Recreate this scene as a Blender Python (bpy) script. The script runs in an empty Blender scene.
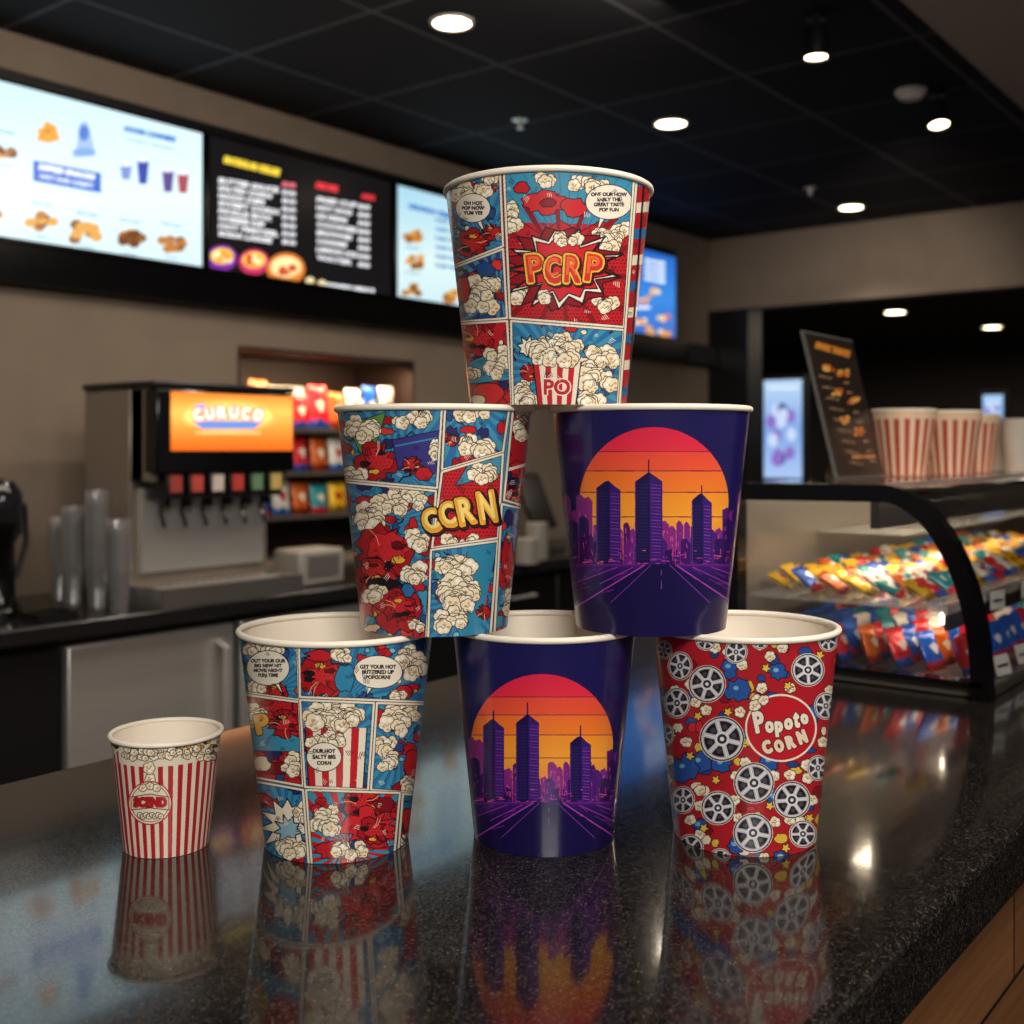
import bpy, math, random
import numpy as np
from mathutils import Vector
SC=bpy.context.scene; COL=SC.collection
F=1140.; HY=448.; CZ=1.36; A38=math.radians(38); CS=math.cos(A38); SN=math.sin(A38)
YAW=-math.radians(52); PI=math.pi
def Wd(r,d): return (r*SN+d*CS, -r*CS+d*SN)
def proj(x,y,z):
    d=x*CS+y*SN; r=x*SN-y*CS
    return 512+F*r/d, HY-F*(z-CZ)/d
def PZ(px,py,z):
    d=(CZ-z)*F/(py-HY); x,y=Wd((px-512)/F*d,d); return x,y
def PD(px,d): return Wd((px-512)/F*d,d)
# ---------------------------------------------------------------- canvas
def hx(c):
    if isinstance(c,str):
        c=c.lstrip('#'); return np.array([int(c[i:i+2],16)/255 for i in (0,2,4)],np.float32)
    return np.array(c,np.float32)
TCACHE={}
def tris(s):
    if s in TCACHE: return TCACHE[s]
    cu=bpy.data.curves.new('t','FONT'); cu.body=s; cu.size=1; cu.resolution_u=3; cu.offset=0.012
    o=bpy.data.objects.new('t',cu); COL.objects.link(o)
    me=bpy.data.meshes.new_from_object(o); me.calc_loop_triangles()
    V=np.array([v.co[:2] for v in me.vertices],np.float32).reshape(-1,2)
    T=np.array([t.vertices[:] for t in me.loop_triangles],int).reshape(-1,3)
    r=V[T] if len(T) else np.zeros((0,3,2))
    bpy.data.objects.remove(o); bpy.data.curves.remove(cu); bpy.data.meshes.remove(me)
    TCACHE[s]=r; return r
class Cv:
    def __init__(s,x0,y0,x1,y1,S,bg='#000000'):
        s.x0,s.y0,s.S=x0,y0,S; s.W=int((x1-x0)*S); s.H=int((y1-y0)*S)
        s.a=np.zeros((s.H,s.W,3),np.float32)+hx(bg); s.clip=None; s.mrg=random.Random(77)
    def bb(s,xa,ya,xb,yb):
        i0=max(0,int((xa-s.x0)*s.S)-1); i1=min(s.W,int((xb-s.x0)*s.S)+2)
        j0=max(0,int((ya-s.y0)*s.S)-1); j1=min(s.H,int((yb-s.y0)*s.S)+2)
        if i1<=i0 or j1<=j0: return None
        X=((np.arange(i0,i1)+.5)/s.S+s.x0)[None,:]; Y=((np.arange(j0,j1)+.5)/s.S+s.y0)[:,None]
        return (slice(j0,j1),slice(i0,i1)),X,Y
    def put(s,sl,m,c,al=1):
        if s.clip is not None: m=m&s.clip[sl]
        v=s.a[sl]; v[m]=v[m]*(1-al)+hx(c)*al if al<1 else hx(c)
    def pm(s,pts):
        xs=[p[0] for p in pts]; ys=[p[1] for p in pts]
        b=s.bb(min(xs),min(ys),max(xs),max(ys))
        if not b: return None
        sl,X,Y=b; m=np.zeros((Y.shape[0],X.shape[1]),bool)
        n=len(pts)
        for i in range(n):
            xa,ya=pts[i]; xb,yb=pts[(i+1)%n]
            if ya==yb: continue
            cr=((ya>Y)!=(yb>Y)); xi=(xb-xa)*(Y-ya)/(yb-ya)+xa
            m^=cr&(X<xi)
        return sl,m
    def poly(s,pts,c,al=1,ol=None,w=.8):
        r=s.pm(pts)
        if r: s.put(r[0],r[1],c,al)
        if ol: s.line(list(pts)+[pts[0]],w,ol)
    def rect(s,x0,y0,x1,y1,c,al=1): s.poly([(x0,y0),(x1,y0),(x1,y1),(x0,y1)],c,al)
    def ell(s,cx,cy,rx,ry,c,al=1,ol=None,w=.8):
        if ol: s.ell(cx,cy,rx+w,ry+w,ol)
        b=s.bb(cx-rx,cy-ry,cx+rx,cy+ry)
        if not b: return
        sl,X,Y=b; s.put(sl,((X-cx)/rx)**2+((Y-cy)/ry)**2<1,c,al)
    def line(s,pts,w,c,al=1):
        for (xa,ya),(xb,yb) in zip(pts[:-1],pts[1:]):
            b=s.bb(min(xa,xb)-w,min(ya,yb)-w,max(xa,xb)+w,max(ya,yb)+w)
            if not b: continue
            sl,X,Y=b; L=(xb-xa)**2+(yb-ya)**2+1e-9
            t=np.clip(((X-xa)*(xb-xa)+(Y-ya)*(yb-ya))/L,0,1)
            s.put(sl,(X-xa-t*(xb-xa))**2+(Y-ya-t*(yb-ya))**2<(w/2)**2,c,al)
    def panel(s,pts,bg):
        s.clip=None; r=s.pm(pts)
        if not r: return
        s.put(r[0],r[1],bg); c=np.zeros((s.H,s.W),bool); c[r[0]]=r[1]; s.clip=c; s.cp=pts
    def hatch(s,k=1):
        xs=[p[0] for p in s.cp]; ys=[p[1] for p in s.cp]; rg=s.mrg; x0,x1,y0,y1=max(min(xs),s.x0),min(max(xs),s.x0+s.W/s.S),min(ys),max(ys)
        for i in range(int((x1-x0)*(y1-y0)/260*k)):
            x,y=rg.uniform(x0,x1),rg.uniform(y0,y1); a=rg.random()*6; L=rg.uniform(3,7); c=DRK if rg.random()<.7 else '#f6ecd6'
            for q in range(rg.randrange(2,5)):
                ox,oy=-math.sin(a)*q*1.7,math.cos(a)*q*1.7; l=L*(1-.15*q); s.line([(x+ox,y+oy),(x+ox+l*math.cos(a),y+oy+l*math.sin(a))],.55,c)
    def end(s,w=2.2,c='#efe5d0'):
        s.hatch(); s.clip=None; s.line(list(s.cp)+[s.cp[0]],w+1.2,'#1a1218'); s.line(list(s.cp)+[s.cp[0]],w,c)
    def dots(s,p,r,c,y0=-1e9,y1=1e9):
        X=((np.arange(s.W)+.5)/s.S)[None,:]; Y=((np.arange(s.H)+.5)/s.S)[:,None]
        row=np.floor(Y/p); m=(((X+row*p/2)%p-p/2)**2+(Y%p-p/2)**2<r*r)&(Y+s.y0>y0)&(Y+s.y0<y1)
        s.put((slice(0,s.H),slice(0,s.W)),m,c)
    def rays(s,cx,cy,n,c,ph=0,mess=1):
        X=((np.arange(s.W)+.5)/s.S+s.x0)[None,:]; Y=((np.arange(s.H)+.5)/s.S+s.y0)[:,None]
        a=np.arctan2(Y-cy,X-cx)/(2*PI)*n+ph
        s.put((slice(0,s.H),slice(0,s.W)),(a%1)<.5,c)
        if mess: s.mess(mess)
    def mess(s,k=1):
        xs=[p[0] for p in s.cp]; ys=[p[1] for p in s.cp]; rg=s.mrg; x0,x1,y0,y1=max(min(xs),s.x0),min(max(xs),s.x0+s.W/s.S),min(ys),max(ys)
        n=int((x1-x0)*(y1-y0)/130*k)
        for i in range(n):
            x,y=rg.uniform(x0,x1),rg.uniform(y0,y1); q=rg.random()
            if q<.55: blob(s,x,y,rg.uniform(4,11),rg.uniform(4,10),rg.choice(['#c41f2b','#c41f2b','#a3161f','#d63a33','#244f8c','#2b2a63']),rg,w=.8,n=14,j=.5)
            elif q<.8: 
                a=rg.random()*6; L=rg.uniform(6,14); s.line([(x,y),(x+L*.5*math.cos(a),y+L*.5*math.sin(a)),(x+L*math.cos(a+.4),y+L*math.sin(a+.4))],rg.uniform(.8,2),DRK)
            else: blob(s,x,y,rg.uniform(2,4),rg.uniform(2,4),rg.choice([CRM,YEL,'#7cc0d4']),rg,w=.6)
    def grad(s,pts,stops):
        r=s.pm(pts)
        if not r: return
        sl,m=r
        if s.clip is not None: m=m&s.clip[sl]
        Y=(np.arange(sl[0].start,sl[0].stop)+.5)/s.S+s.y0
        ys=[q[0] for q in stops]; cs=np.array([hx(q[1]) for q in stops])
        g=np.stack([np.interp(Y,ys,cs[:,k]) for k in range(3)],1)[:,None,:]
        g=np.broadcast_to(g,m.shape+(3,)); s.a[sl][m]=g[m]
    def text(s,t,cx,cy,h,c,w=None,rot=0,ol=None,ow=1,bold=0,left=False):
        T=tris(t)
        if not len(T): return
        mn=T.reshape(-1,2).min(0); mx=T.reshape(-1,2).max(0); k=h/max(.3,(mx[1]-mn[1]))
        kx=w/(mx[0]-mn[0]) if w else k
        o=np.array([mn[0] if left else (mn[0]+mx[0])/2,(mn[1]+mx[1])/2])
        P=(T-o)*np.array([kx,-k]); ca,sa=math.cos(rot),math.sin(rot)
        P=np.stack([P[...,0]*ca-P[...,1]*sa+cx,P[...,0]*sa+P[...,1]*ca+cy],-1)
        pad=ow+bold+1; q=P.reshape(-1,2); b=s.bb(q[:,0].min()-pad,q[:,1].min()-pad,q[:,0].max()+pad,q[:,1].max()+pad)
        if not b: return
        sl,X,Y=b; Hh,Ww=Y.shape[0],X.shape[1]; M=np.zeros((Hh,Ww),bool)
        Q=(P-np.array([X[0,0],Y[0,0]]))*s.S
        for t3 in Q:
            i0=max(0,int(t3[:,0].min())); i1=min(Ww,int(t3[:,0].max())+2)
            j0=max(0,int(t3[:,1].min())); j1=min(Hh,int(t3[:,1].max())+2)
            if i1<=i0 or j1<=j0: continue
            x=np.arange(i0,i1)[None,:]; y=np.arange(j0,j1)[:,None]
            (ax,ay),(bx,by),(dx,dy)=t3
            e1=(bx-ax)*(y-ay)-(by-ay)*(x-ax); e2=(dx-bx)*(y-by)-(dy-by)*(x-bx); e3=(ax-dx)*(y-dy)-(ay-dy)*(x-dx)
            M[j0:j1,i0:i1]|=((e1>=0)&(e2>=0)&(e3>=0))|((e1<=0)&(e2<=0)&(e3<=0))
        def dil(M,r):
            R=int(round(r*s.S)); 
            if R<1: return M
            o=M.copy()
            for k in range(16):
                for rr in (R,R*.5):
                    o|=np.roll(M,(int(round(rr*math.sin(k*PI/8))),int(round(rr*math.cos(k*PI/8)))),(0,1))
            return o
        if bold: M=dil(M,bold)
        if ol: s.put(sl,dil(M,ow),ol)
        s.put(sl,M,c)
    def sample(s,px,py):
        i=np.clip(((px-s.x0)*s.S).astype(int),0,s.W-1); j=np.clip(((py-s.y0)*s.S).astype(int),0,s.H-1)
        return s.a[j,i]
def mkimg(name,arr):
    h,w=arr.shape[:2]; im=bpy.data.images.new(name,w,h)
    out=np.ones((h,w,4),np.float32); out[...,:3]=arr
    im.pixels.foreach_set(out.ravel()); im.update(); im.pack(); return im
def bake_cup(cv,name,g,TW=2048,TH=800):
    rc,dc,z0,Rt,Rb,h=g
    a=(np.arange(TW)+.5)/TW*2*PI-PI; a=((a+PI/2)%PI-PI/2)[None,:]; t=((np.arange(TH)+.5)/TH)[:,None]
    R=Rb+(Rt-.0025-Rb)*t; r=rc+R*np.sin(a); d=dc-R*np.cos(a); z=z0+h*t
    return mkimg(name,cv.sample(512+F*r/d,HY-F*(z-CZ)/d))
def bake_plane(cv,name,p0,eu,ev,TW,TH):
    s_=((np.arange(TW)+.5)/TW)[None,:]; t=((np.arange(TH)+.5)/TH)[:,None]
    x,y,z=[p0[k]+s_*eu[k]+t*ev[k] for k in range(3)]
    px,py=proj(x,y,z); px=px+0*t; return mkimg(name,cv.sample(px,py+0*s_))
# ---------------------------------------------------------------- drawing vocabulary
RED,BLU,TEA,CRM,DRK,YEL,PUR='#c41f2b','#2b6ea8','#3c93b4','#f3e6c8','#1b1319','#eab33c','#3b3785'
def popc(cv,x,y,r,rg):
    a0=rg.random()*6; n=5
    P=[(x+r*.55*math.cos(a0+k*2*PI/n),y+r*.5*math.sin(a0+k*2*PI/n),r*(.42+.18*rg.random())) for k in range(n)]+[(x,y,r*.5)]
    for p in P: cv.ell(p[0],p[1],p[2]+.7,p[2]+.7,'#33221d')
    for p in P: cv.ell(p[0],p[1],p[2],p[2],CRM)
    for p in P[:3]: cv.ell(p[0]+p[2]*.25,p[1]+p[2]*.35,p[2]*.42,p[2]*.3,'#cda86e')
    for p in P[3:5]: cv.ell(p[0]-p[2]*.1,p[1]-p[2]*.1,p[2]*.5,p[2]*.5,'#fffaf0')
    cv.line([(x-r*.3,y),(x,y+r*.25),(x+r*.3,y-r*.1)],.5,'#5a4030')
def heap(cv,x,y,rx,ry,n,r,rg):
    L=[]; n=int(n*1.15)+1; r*=1.1
    for k in range(n):
        a=rg.random()*2*PI; q=math.sqrt(rg.random()); L.append((x+rx*q*math.cos(a),y+ry*q*math.sin(a)))
    L.sort(key=lambda p:p[1])
    for p in L: popc(cv,p[0],p[1],r*(.75+.5*rg.random()),rg)
def blob(cv,x,y,rx,ry,c,rg,ol=DRK,n=12,j=.35,w=.9):
    P=[]
    for k in range(n):
        a=k*2*PI/n; q=1-j*rg.random()*(1 if k%2 else .3)
        P.append((x+rx*q*math.cos(a),y+ry*q*math.sin(a)))
    cv.poly(P,c,ol=ol,w=w)
def burst(cv,x,y,rx,ry,n,c,ol=DRK,inner=.66,ph=.2,w=1.2):
    P=[]
    for k in range(2*n):
        a=ph+k*PI/n; q=1 if k%2==0 else inner; q*=1+.12*math.sin(k*2.7)
        P.append((x+rx*q*math.cos(a),y+ry*q*math.sin(a)))
    cv.poly(P,c,ol=ol,w=w)
def bubble(cv,x,y,rx,ry,lines,tail,h=3.2):
    cv.poly([(x-rx*.3,y),(x+rx*.25,y),tail],'#f4ecda',ol=DRK,w=1)
    cv.ell(x,y,rx,ry,'#f4ecda',ol=DRK,w=.8)
    n=len(lines)
    for k,l in enumerate(lines): cv.text(l,x,y+(k-(n-1)/2)*h*1.45,h,'#2a2026',bold=.12)
def tub(cv,x,y,wt,wb,h,label,rg,th=9):
    n=8
    for k in range(n):
        a,b=k/n-.5,(k+1)/n-.5
        cv.poly([(x+wt*a,y),(x+wt*b,y),(x+wb*b,y+h),(x+wb*a,y+h)],RED if k%2==0 else '#f2e7d3')
    cv.line([(x-wt/2,y),(x-wb/2,y+h),(x+wb/2,y+h),(x+wt/2,y)],1.2,DRK)
    if label: cv.text(label,x,y+h*.5,th,RED,ol='#f4ecda',ow=1.3,bold=.4)
def scribble(cv,x0,y0,x1,y1,n,rg,cols):
    for k in range(n):
        x,y=rg.uniform(x0,x1),rg.uniform(y0,y1); blob(cv,x,y,rg.uniform(3,8),rg.uniform(3,8),rg.choice(cols),rg,w=.6)
def fig(cv,x,y,s,rg):      # abstract red ink splash
    blob(cv,x,y,s*1.1,s,'#b01822',rg,n=22,j=.5,w=1)
    blob(cv,x+s*.1,y-s*.1,s*.8,s*.65,'#d02a30',rg,n=18,j=.5,w=.6)
    for i in range(-3,4):
        for j in range(-2,3): cv.ell(x+i*s*.2+(j%2)*s*.1,y+j*s*.18,.6,.6,'#7e101b')
    for k in range(4):
        a=rg.random()*6; blob(cv,x+s*.5*math.cos(a),y+s*.45*math.sin(a),s*.3,s*.16,[DRK,'#6e0f18',DRK,YEL][k],rg,n=10,j=.5,w=.5)
    for k in range(6):
        a=rg.random()*6; cv.line([(x+s*.3*math.cos(a),y+s*.3*math.sin(a)),(x+s*.6*math.cos(a+.2),y+s*.6*math.sin(a+.2)),(x+s*.95*math.cos(a+.1),y+s*.95*math.sin(a+.1))],.9,DRK if k<4 else '#f4a080')

# cup geometry: lateral, depth, base z, rim radius, base radius, height
Z0=1.0
G={'bl':((337-512)/F*1.052,1.052,Z0,.0912,.0655,.1958),'bm':(.030,1.068,Z0,.088,.0655,.1958),'br':(.2175,1.068,Z0,.088,.0655,.1958),
   'ml':(-.0715,1.056,Z0+.196,.0925,.0675,.2015),'mr':(.1285,1.058,Z0+.196,.0935,.069,.2015),'tp':(.0335,1.058,Z0+.3977,.0975,.072,.201),
   'sm':((166.5-512)/F*1.037,1.037,Z0,.051,.0375,.1035)}
def art_top():
    rg=random.Random(3); c=Cv(430,150,670,425,5,'#b3202a')
    c.panel([(440,150),(499,150),(503,246),(448,268)],TEA); c.rays(480,240,26,BLU); 
    heap(c,468,190,18,10,5,6,rg); heap(c,490,185,6,16,4,6,rg); bubble(c,473,208,17,14,['OH HOT','POP NOW','YUM YES'],(487,238),3.4); fig(c,472,244,17,rg); fig(c,492,232,10,rg); c.end()
    c.panel([(448,270),(503,249),(507,318),(458,322)],PUR); c.rays(500,290,24,TEA,mess=.6); heap(c,482,295,17,17,12,6.5,rg); blob(c,462,290,8,16,RED,rg); c.end()
    c.panel([(458,324),(507,321),(512,412),(468,412)],RED); c.mess(1.2); c.poly([(458,366),(512,345),(512,380),(458,385)],TEA,ol=DRK); fig(c,478,340,17,rg); heap(c,496,360,9,16,7,5.5,rg)
    blob(c,488,394,18,12,'#d42b34',rg); blob(c,478,400,8,6,'#f0dcc0',rg); heap(c,472,372,4,8,3,5,rg); c.end()
    c.panel([(503,150),(636,150),(624,327),(510,318)],'#bf1f2b'); c.poly([(500,150),(640,150),(640,225),(500,222)],TEA)
    for k in range(26):
        a=-PI+k*PI/25; c.line([(565+30*math.cos(a),262+30*math.sin(a)),(565+110*math.cos(a),262+110*math.sin(a))],.9,BLU)
    c.poly([(500,232),(522,222),(540,234),(560,220),(580,232),(600,221),(640,232),(640,330),(500,330)],'#c42029',ol=DRK); c.dots(3.6,1.0,'#7e101b',235,330)
    for k in range(14): 
        a=k*2*PI/14+.1; c.poly([(562,268),(562+75*math.cos(a),268+75*math.sin(a)),(562+75*math.cos(a+.09),268+75*math.sin(a+.09))],'#8a1320')
    blob(c,522,188,9,7,RED,rg); blob(c,545,203,27,14,'#cf2731',rg,n=22,j=.55); blob(c,574,207,15,11,'#cf2731',rg); blob(c,548,203,9,5,'#8a1320',rg); heap(c,590,183,20,5,7,5.5,rg); heap(c,512,218,6,14,6,5.5,rg); heap(c,545,180,8,4,3,5,rg); heap(c,622,232,8,6,5,5.5,rg)
    bubble(c,609,202,23,17,['ONE OUR HOW','SABLY THE','GREAT TASTE','POP FUN'],(597,232),3.5)
    heap(c,604,240,17,9,9,6,rg); heap(c,526,296,12,6,5,6,rg); heap(c,600,302,14,6,4,5,rg); c.hatch(.6)
    burst(c,563,268,60,47,12,'#8f1220',inner=.7); burst(c,563,268,57,44,13,'#f7efdc',inner=.6,w=1.6); burst(c,563,268,49,36,13,'#d4202c',inner=.64); heap(c,566,239,14,4,5,5,rg); heap(c,548,297,6,3,2,5,rg)
    for ch,x,y,r in (('P',535,268,-.12),('C',553,270,-.02),('R',573,269,.05),('P',594,268,.12)):
        c.text(ch,x+1.5,y+1.8,27,'#4a0c14',w=17,rot=r,ol='#4a0c14',ow=2,bold=1.6); c.text(ch,x,y,27,'#f6c044',w=16,rot=r,ol=DRK,ow=1,bold=2.5)
        c.text(ch,x,y,26,'#d5342a',w=15,rot=r,bold=.7); c.text(ch,x-.6,y-3,18,'#ee6a3c',w=12,rot=r)
    c.clip=None; c.line(list(c.cp)+[c.cp[0]],3.4,'#1a1218'); c.line(list(c.cp)+[c.cp[0]],2.2,'#efe5d0')
    c.panel([(511,321),(624,330),(617,412),(513,412)],TEA); c.rays(560,370,36,BLU,mess=.3); heap(c,598,372,18,26,22,6.5,rg); heap(c,527,392,13,12,11,5.5,rg)
    burst(c,528,347,11,11,8,'#f4ead4'); fig(c,530,372,10,rg); tub(c,557,362,48,36,50,'PO',rg,15); heap(c,556,350,27,12,26,6.4,rg); heap(c,590,398,10,5,6,5.5,rg); c.end()
    c.panel([(639,150),(665,150),(640,412),(619,412)],'#b51f2b'); 
    for y in range(180,410,26): c.poly([(612,y),(660,y-6),(660,y+5),(612,y+9)],'#f0e4cc' if (y//26)%2 else BLU)
    c.line([(645,170),(628,400)],2,DRK); c.end()
    return c
def art_ml():
    rg=random.Random(8); c=Cv(325,390,545,650,5,TEA)
    c.panel([(325,390),(443,390),(437,488),(325,478)],TEA); c.rays(400,470,34,BLU,mess=.6); 
    c.poly([(347,425),(386,412),(368,470)],'#5d8f3e',ol=DRK); c.line([(356,428),(372,458)],1.2,'#c8dc8c'); heap(c,362,426,16,10,12,6.2,rg); fig(c,376,462,22,rg); heap(c,412,420,16,5,6,5.5,rg)
    c.poly([(392,440),(440,430),(436,474),(398,470)],PUR,ol=DRK); c.line([(396,446),(436,438)],1.5,TEA); fig(c,412,466,11,rg); blob(c,424,474,10,8,RED,rg); heap(c,434,450,6,8,3,5,rg); heap(c,352,476,12,8,7,5.5,rg); c.end()
    c.panel([(446,390),(512,390),(503,452),(442,470)],TEA); c.rays(470,400,24,BLU,mess=.5); heap(c,475,414,18,6,6,5.8,rg); heap(c,478,446,16,9,10,6.2,rg); fig(c,452,440,7,rg); c.end()
    c.panel([(325,480),(436,491),(426,640),(325,640)],TEA); c.rays(395,520,30,BLU,mess=1); heap(c,400,502,25,12,17,6.4,rg); heap(c,366,518,15,14,11,6.5,rg)
    fig(c,385,552,30,rg); fig(c,372,572,16,rg); heap(c,415,540,10,8,7,6.2,rg); blob(c,384,585,20,8,DRK,rg,n=20,j=.5); blob(c,362,602,14,24,'#c41f2b',rg,n=18,j=.5); blob(c,398,612,28,26,'#b01c28',rg,n=22,j=.45); fig(c,400,608,17,rg); heap(c,374,592,12,7,5,6,rg); blob(c,408,590,8,8,BLU,rg); heap(c,412,574,11,8,7,5.5,rg); blob(c,372,628,9,5,'#eccaa6',rg); heap(c,418,624,6,6,4,5,rg); c.end()
    c.panel([(442,472),(503,454),(498,538),(432,548)],'#c8222c'); c.dots(3.6,.95,'#7e101b'); c.mess(.3); c.poly([(470,462),(505,450),(500,474),(455,486)],TEA,ol=DRK)
    heap(c,485,474,14,7,8,5.5,rg); heap(c,460,541,18,4,5,5.2,rg); c.end()
    c.panel([(431,550),(498,541),(490,640),(428,640)],TEA); c.rays(462,600,30,BLU,mess=.5); c.poly([(468,545),(498,541),(478,640),(462,640)],'#2f88ad'); heap(c,455,566,16,10,14,6.5,rg); heap(c,462,592,19,16,24,6.7,rg); heap(c,450,620,14,9,11,5.8,rg); fig(c,484,612,8,rg); c.end()
    c.panel([(515,390),(545,390),(545,512),(504,500)],'#b51f2b'); c.mess(1); heap(c,520,424,5,16,7,5,rg); c.line([(507,470),(535,462)],3,'#f0e6d2')
    for k in range(5): c.text('HO',514,480+k*7,4,DRK,bold=.3)
    c.end()
    c.panel([(502,504),(545,514),(530,640),(494,640)],TEA); c.rays(510,570,20,BLU); blob(c,508,560,7,30,RED,rg,n=14,j=.5); heap(c,508,600,6,14,5,5,rg); c.end()
    for ch,x,y,r,s in (('C',431,521,-.38,23),('C',448,515,-.3,25),('R',466,511,-.22,27),('N',487,507,-.16,31)):
        c.text(ch,x+1.5,y+1.8,s,'#7a1420',w=16,rot=r,ol=DRK,ow=2,bold=1.5); c.text(ch,x,y,s,'#ecac35',w=16,rot=r,ol=DRK,ow=1.1,bold=1.6); c.text(ch,x,y-1,s-5,'#f9de80',w=12,rot=r,bold=.5)
    return c
def art_bl():
    rg=random.Random(5); c=Cv(225,600,450,880,5,TEA)
    c.panel([(225,600),(296,600),(299,700),(225,690)],TEA); c.rays(275,690,26,BLU,mess=.7); heap(c,262,651,20,6,7,5.5,rg); fig(c,276,692,12,rg); heap(c,256,690,8,4,3,5,rg)
    bubble(c,268,668,21,17,['OUT YOUR OUR','BIG NEW HIT','MOVIE NIGHT','FUN TIME'],(284,696),3.3); c.end()
    c.panel([(298,600),(445,600),(445,703),(300,697)],BLU); c.rays(345,700,34,TEA,mess=.6); fig(c,320,676,23,rg); blob(c,345,678,11,17,'#2e86b0',rg)
    blob(c,322,656,20,7,'#c41f2b',rg,n=18,j=.5); heap(c,344,656,9,5,4,5,rg); heap(c,412,662,11,14,12,6,rg); bubble(c,378,672,24,16,['GET YOUR HOT','BUTTERED UP','POPCORN!'],(366,697),3.6); blob(c,404,692,9,8,RED,rg); heap(c,395,694,8,4,4,4.5,rg); c.end()
    c.panel([(225,692),(299,702),(303,786),(225,772)],RED); c.dots(3.6,.9,'#8a1320'); c.mess(.5); c.poly([(225,732),(262,722),(300,738),(300,752),(225,750)],TEA,ol=DRK)
    heap(c,256,712,9,10,6,6,rg); fig(c,284,724,16,rg); c.text('P',262,724,18,'#ecac35',w=12,ol=DRK,ow=1,bold=1.4,rot=-.2); blob(c,276,768,16,8,'#7e101b',rg); blob(c,262,764,10,9,'#f1e4c4',rg); heap(c,290,765,8,9,5,5,rg); c.end()
    c.panel([(300,700),(374,703),(368,790),(305,787)],TEA); c.rays(340,740,26,BLU,mess=.4); tub(c,336,728,62,54,62,None,rg); heap(c,336,716,29,10,28,6.8,rg); heap(c,325,740,18,5,7,5,rg)
    c.ell(324,757,17,14,'#f4ecda',ol=DRK); 
    for k,l in enumerate(['OUR HOT','SALTY BIG','CORN']): c.text(l,324,751+k*6,3.6,DRK,bold=.15)
    c.end()
    c.panel([(377,703),(445,705),(445,795),(371,790)],TEA); c.rays(400,750,26,BLU,mess=.6); heap(c,400,718,16,14,22,6.4,rg); heap(c,385,754,11,16,11,6,rg); blob(c,412,765,10,16,RED,rg); heap(c,408,784,8,6,5,5,rg); c.end()
    c.panel([(225,776),(303,790),(310,880),(225,880)],TEA); c.rays(288,826,30,BLU,mess=.4); burst(c,286,826,27,30,11,'#f4ead4',inner=.6); burst(c,288,830,14,15,9,'#8fb9cd',inner=.6); heap(c,292,848,13,7,9,5,rg); fig(c,262,800,9,rg); heap(c,302,812,5,10,4,5,rg); c.end()
    c.panel([(306,790),(400,793),(392,880),(313,880)],RED); c.rays(350,850,28,'#3c93b4',mess=.4); fig(c,362,804,20,rg); blob(c,370,828,32,23,'#cf2731',rg,n=26,j=.55); fig(c,372,832,16,rg); blob(c,330,850,18,10,RED,rg,n=18,j=.5); heap(c,326,820,14,12,12,6,rg); heap(c,350,850,16,6,8,5,rg)
    blob(c,385,805,12,9,'#8a1320',rg); c.end()
    c.panel([(403,794),(445,797),(445,880),(396,880)],'#2c6f9b'); c.mess(1); blob(c,408,820,7,14,RED,rg); heap(c,404,846,6,8,5,5,rg); c.end()
    return c
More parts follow.
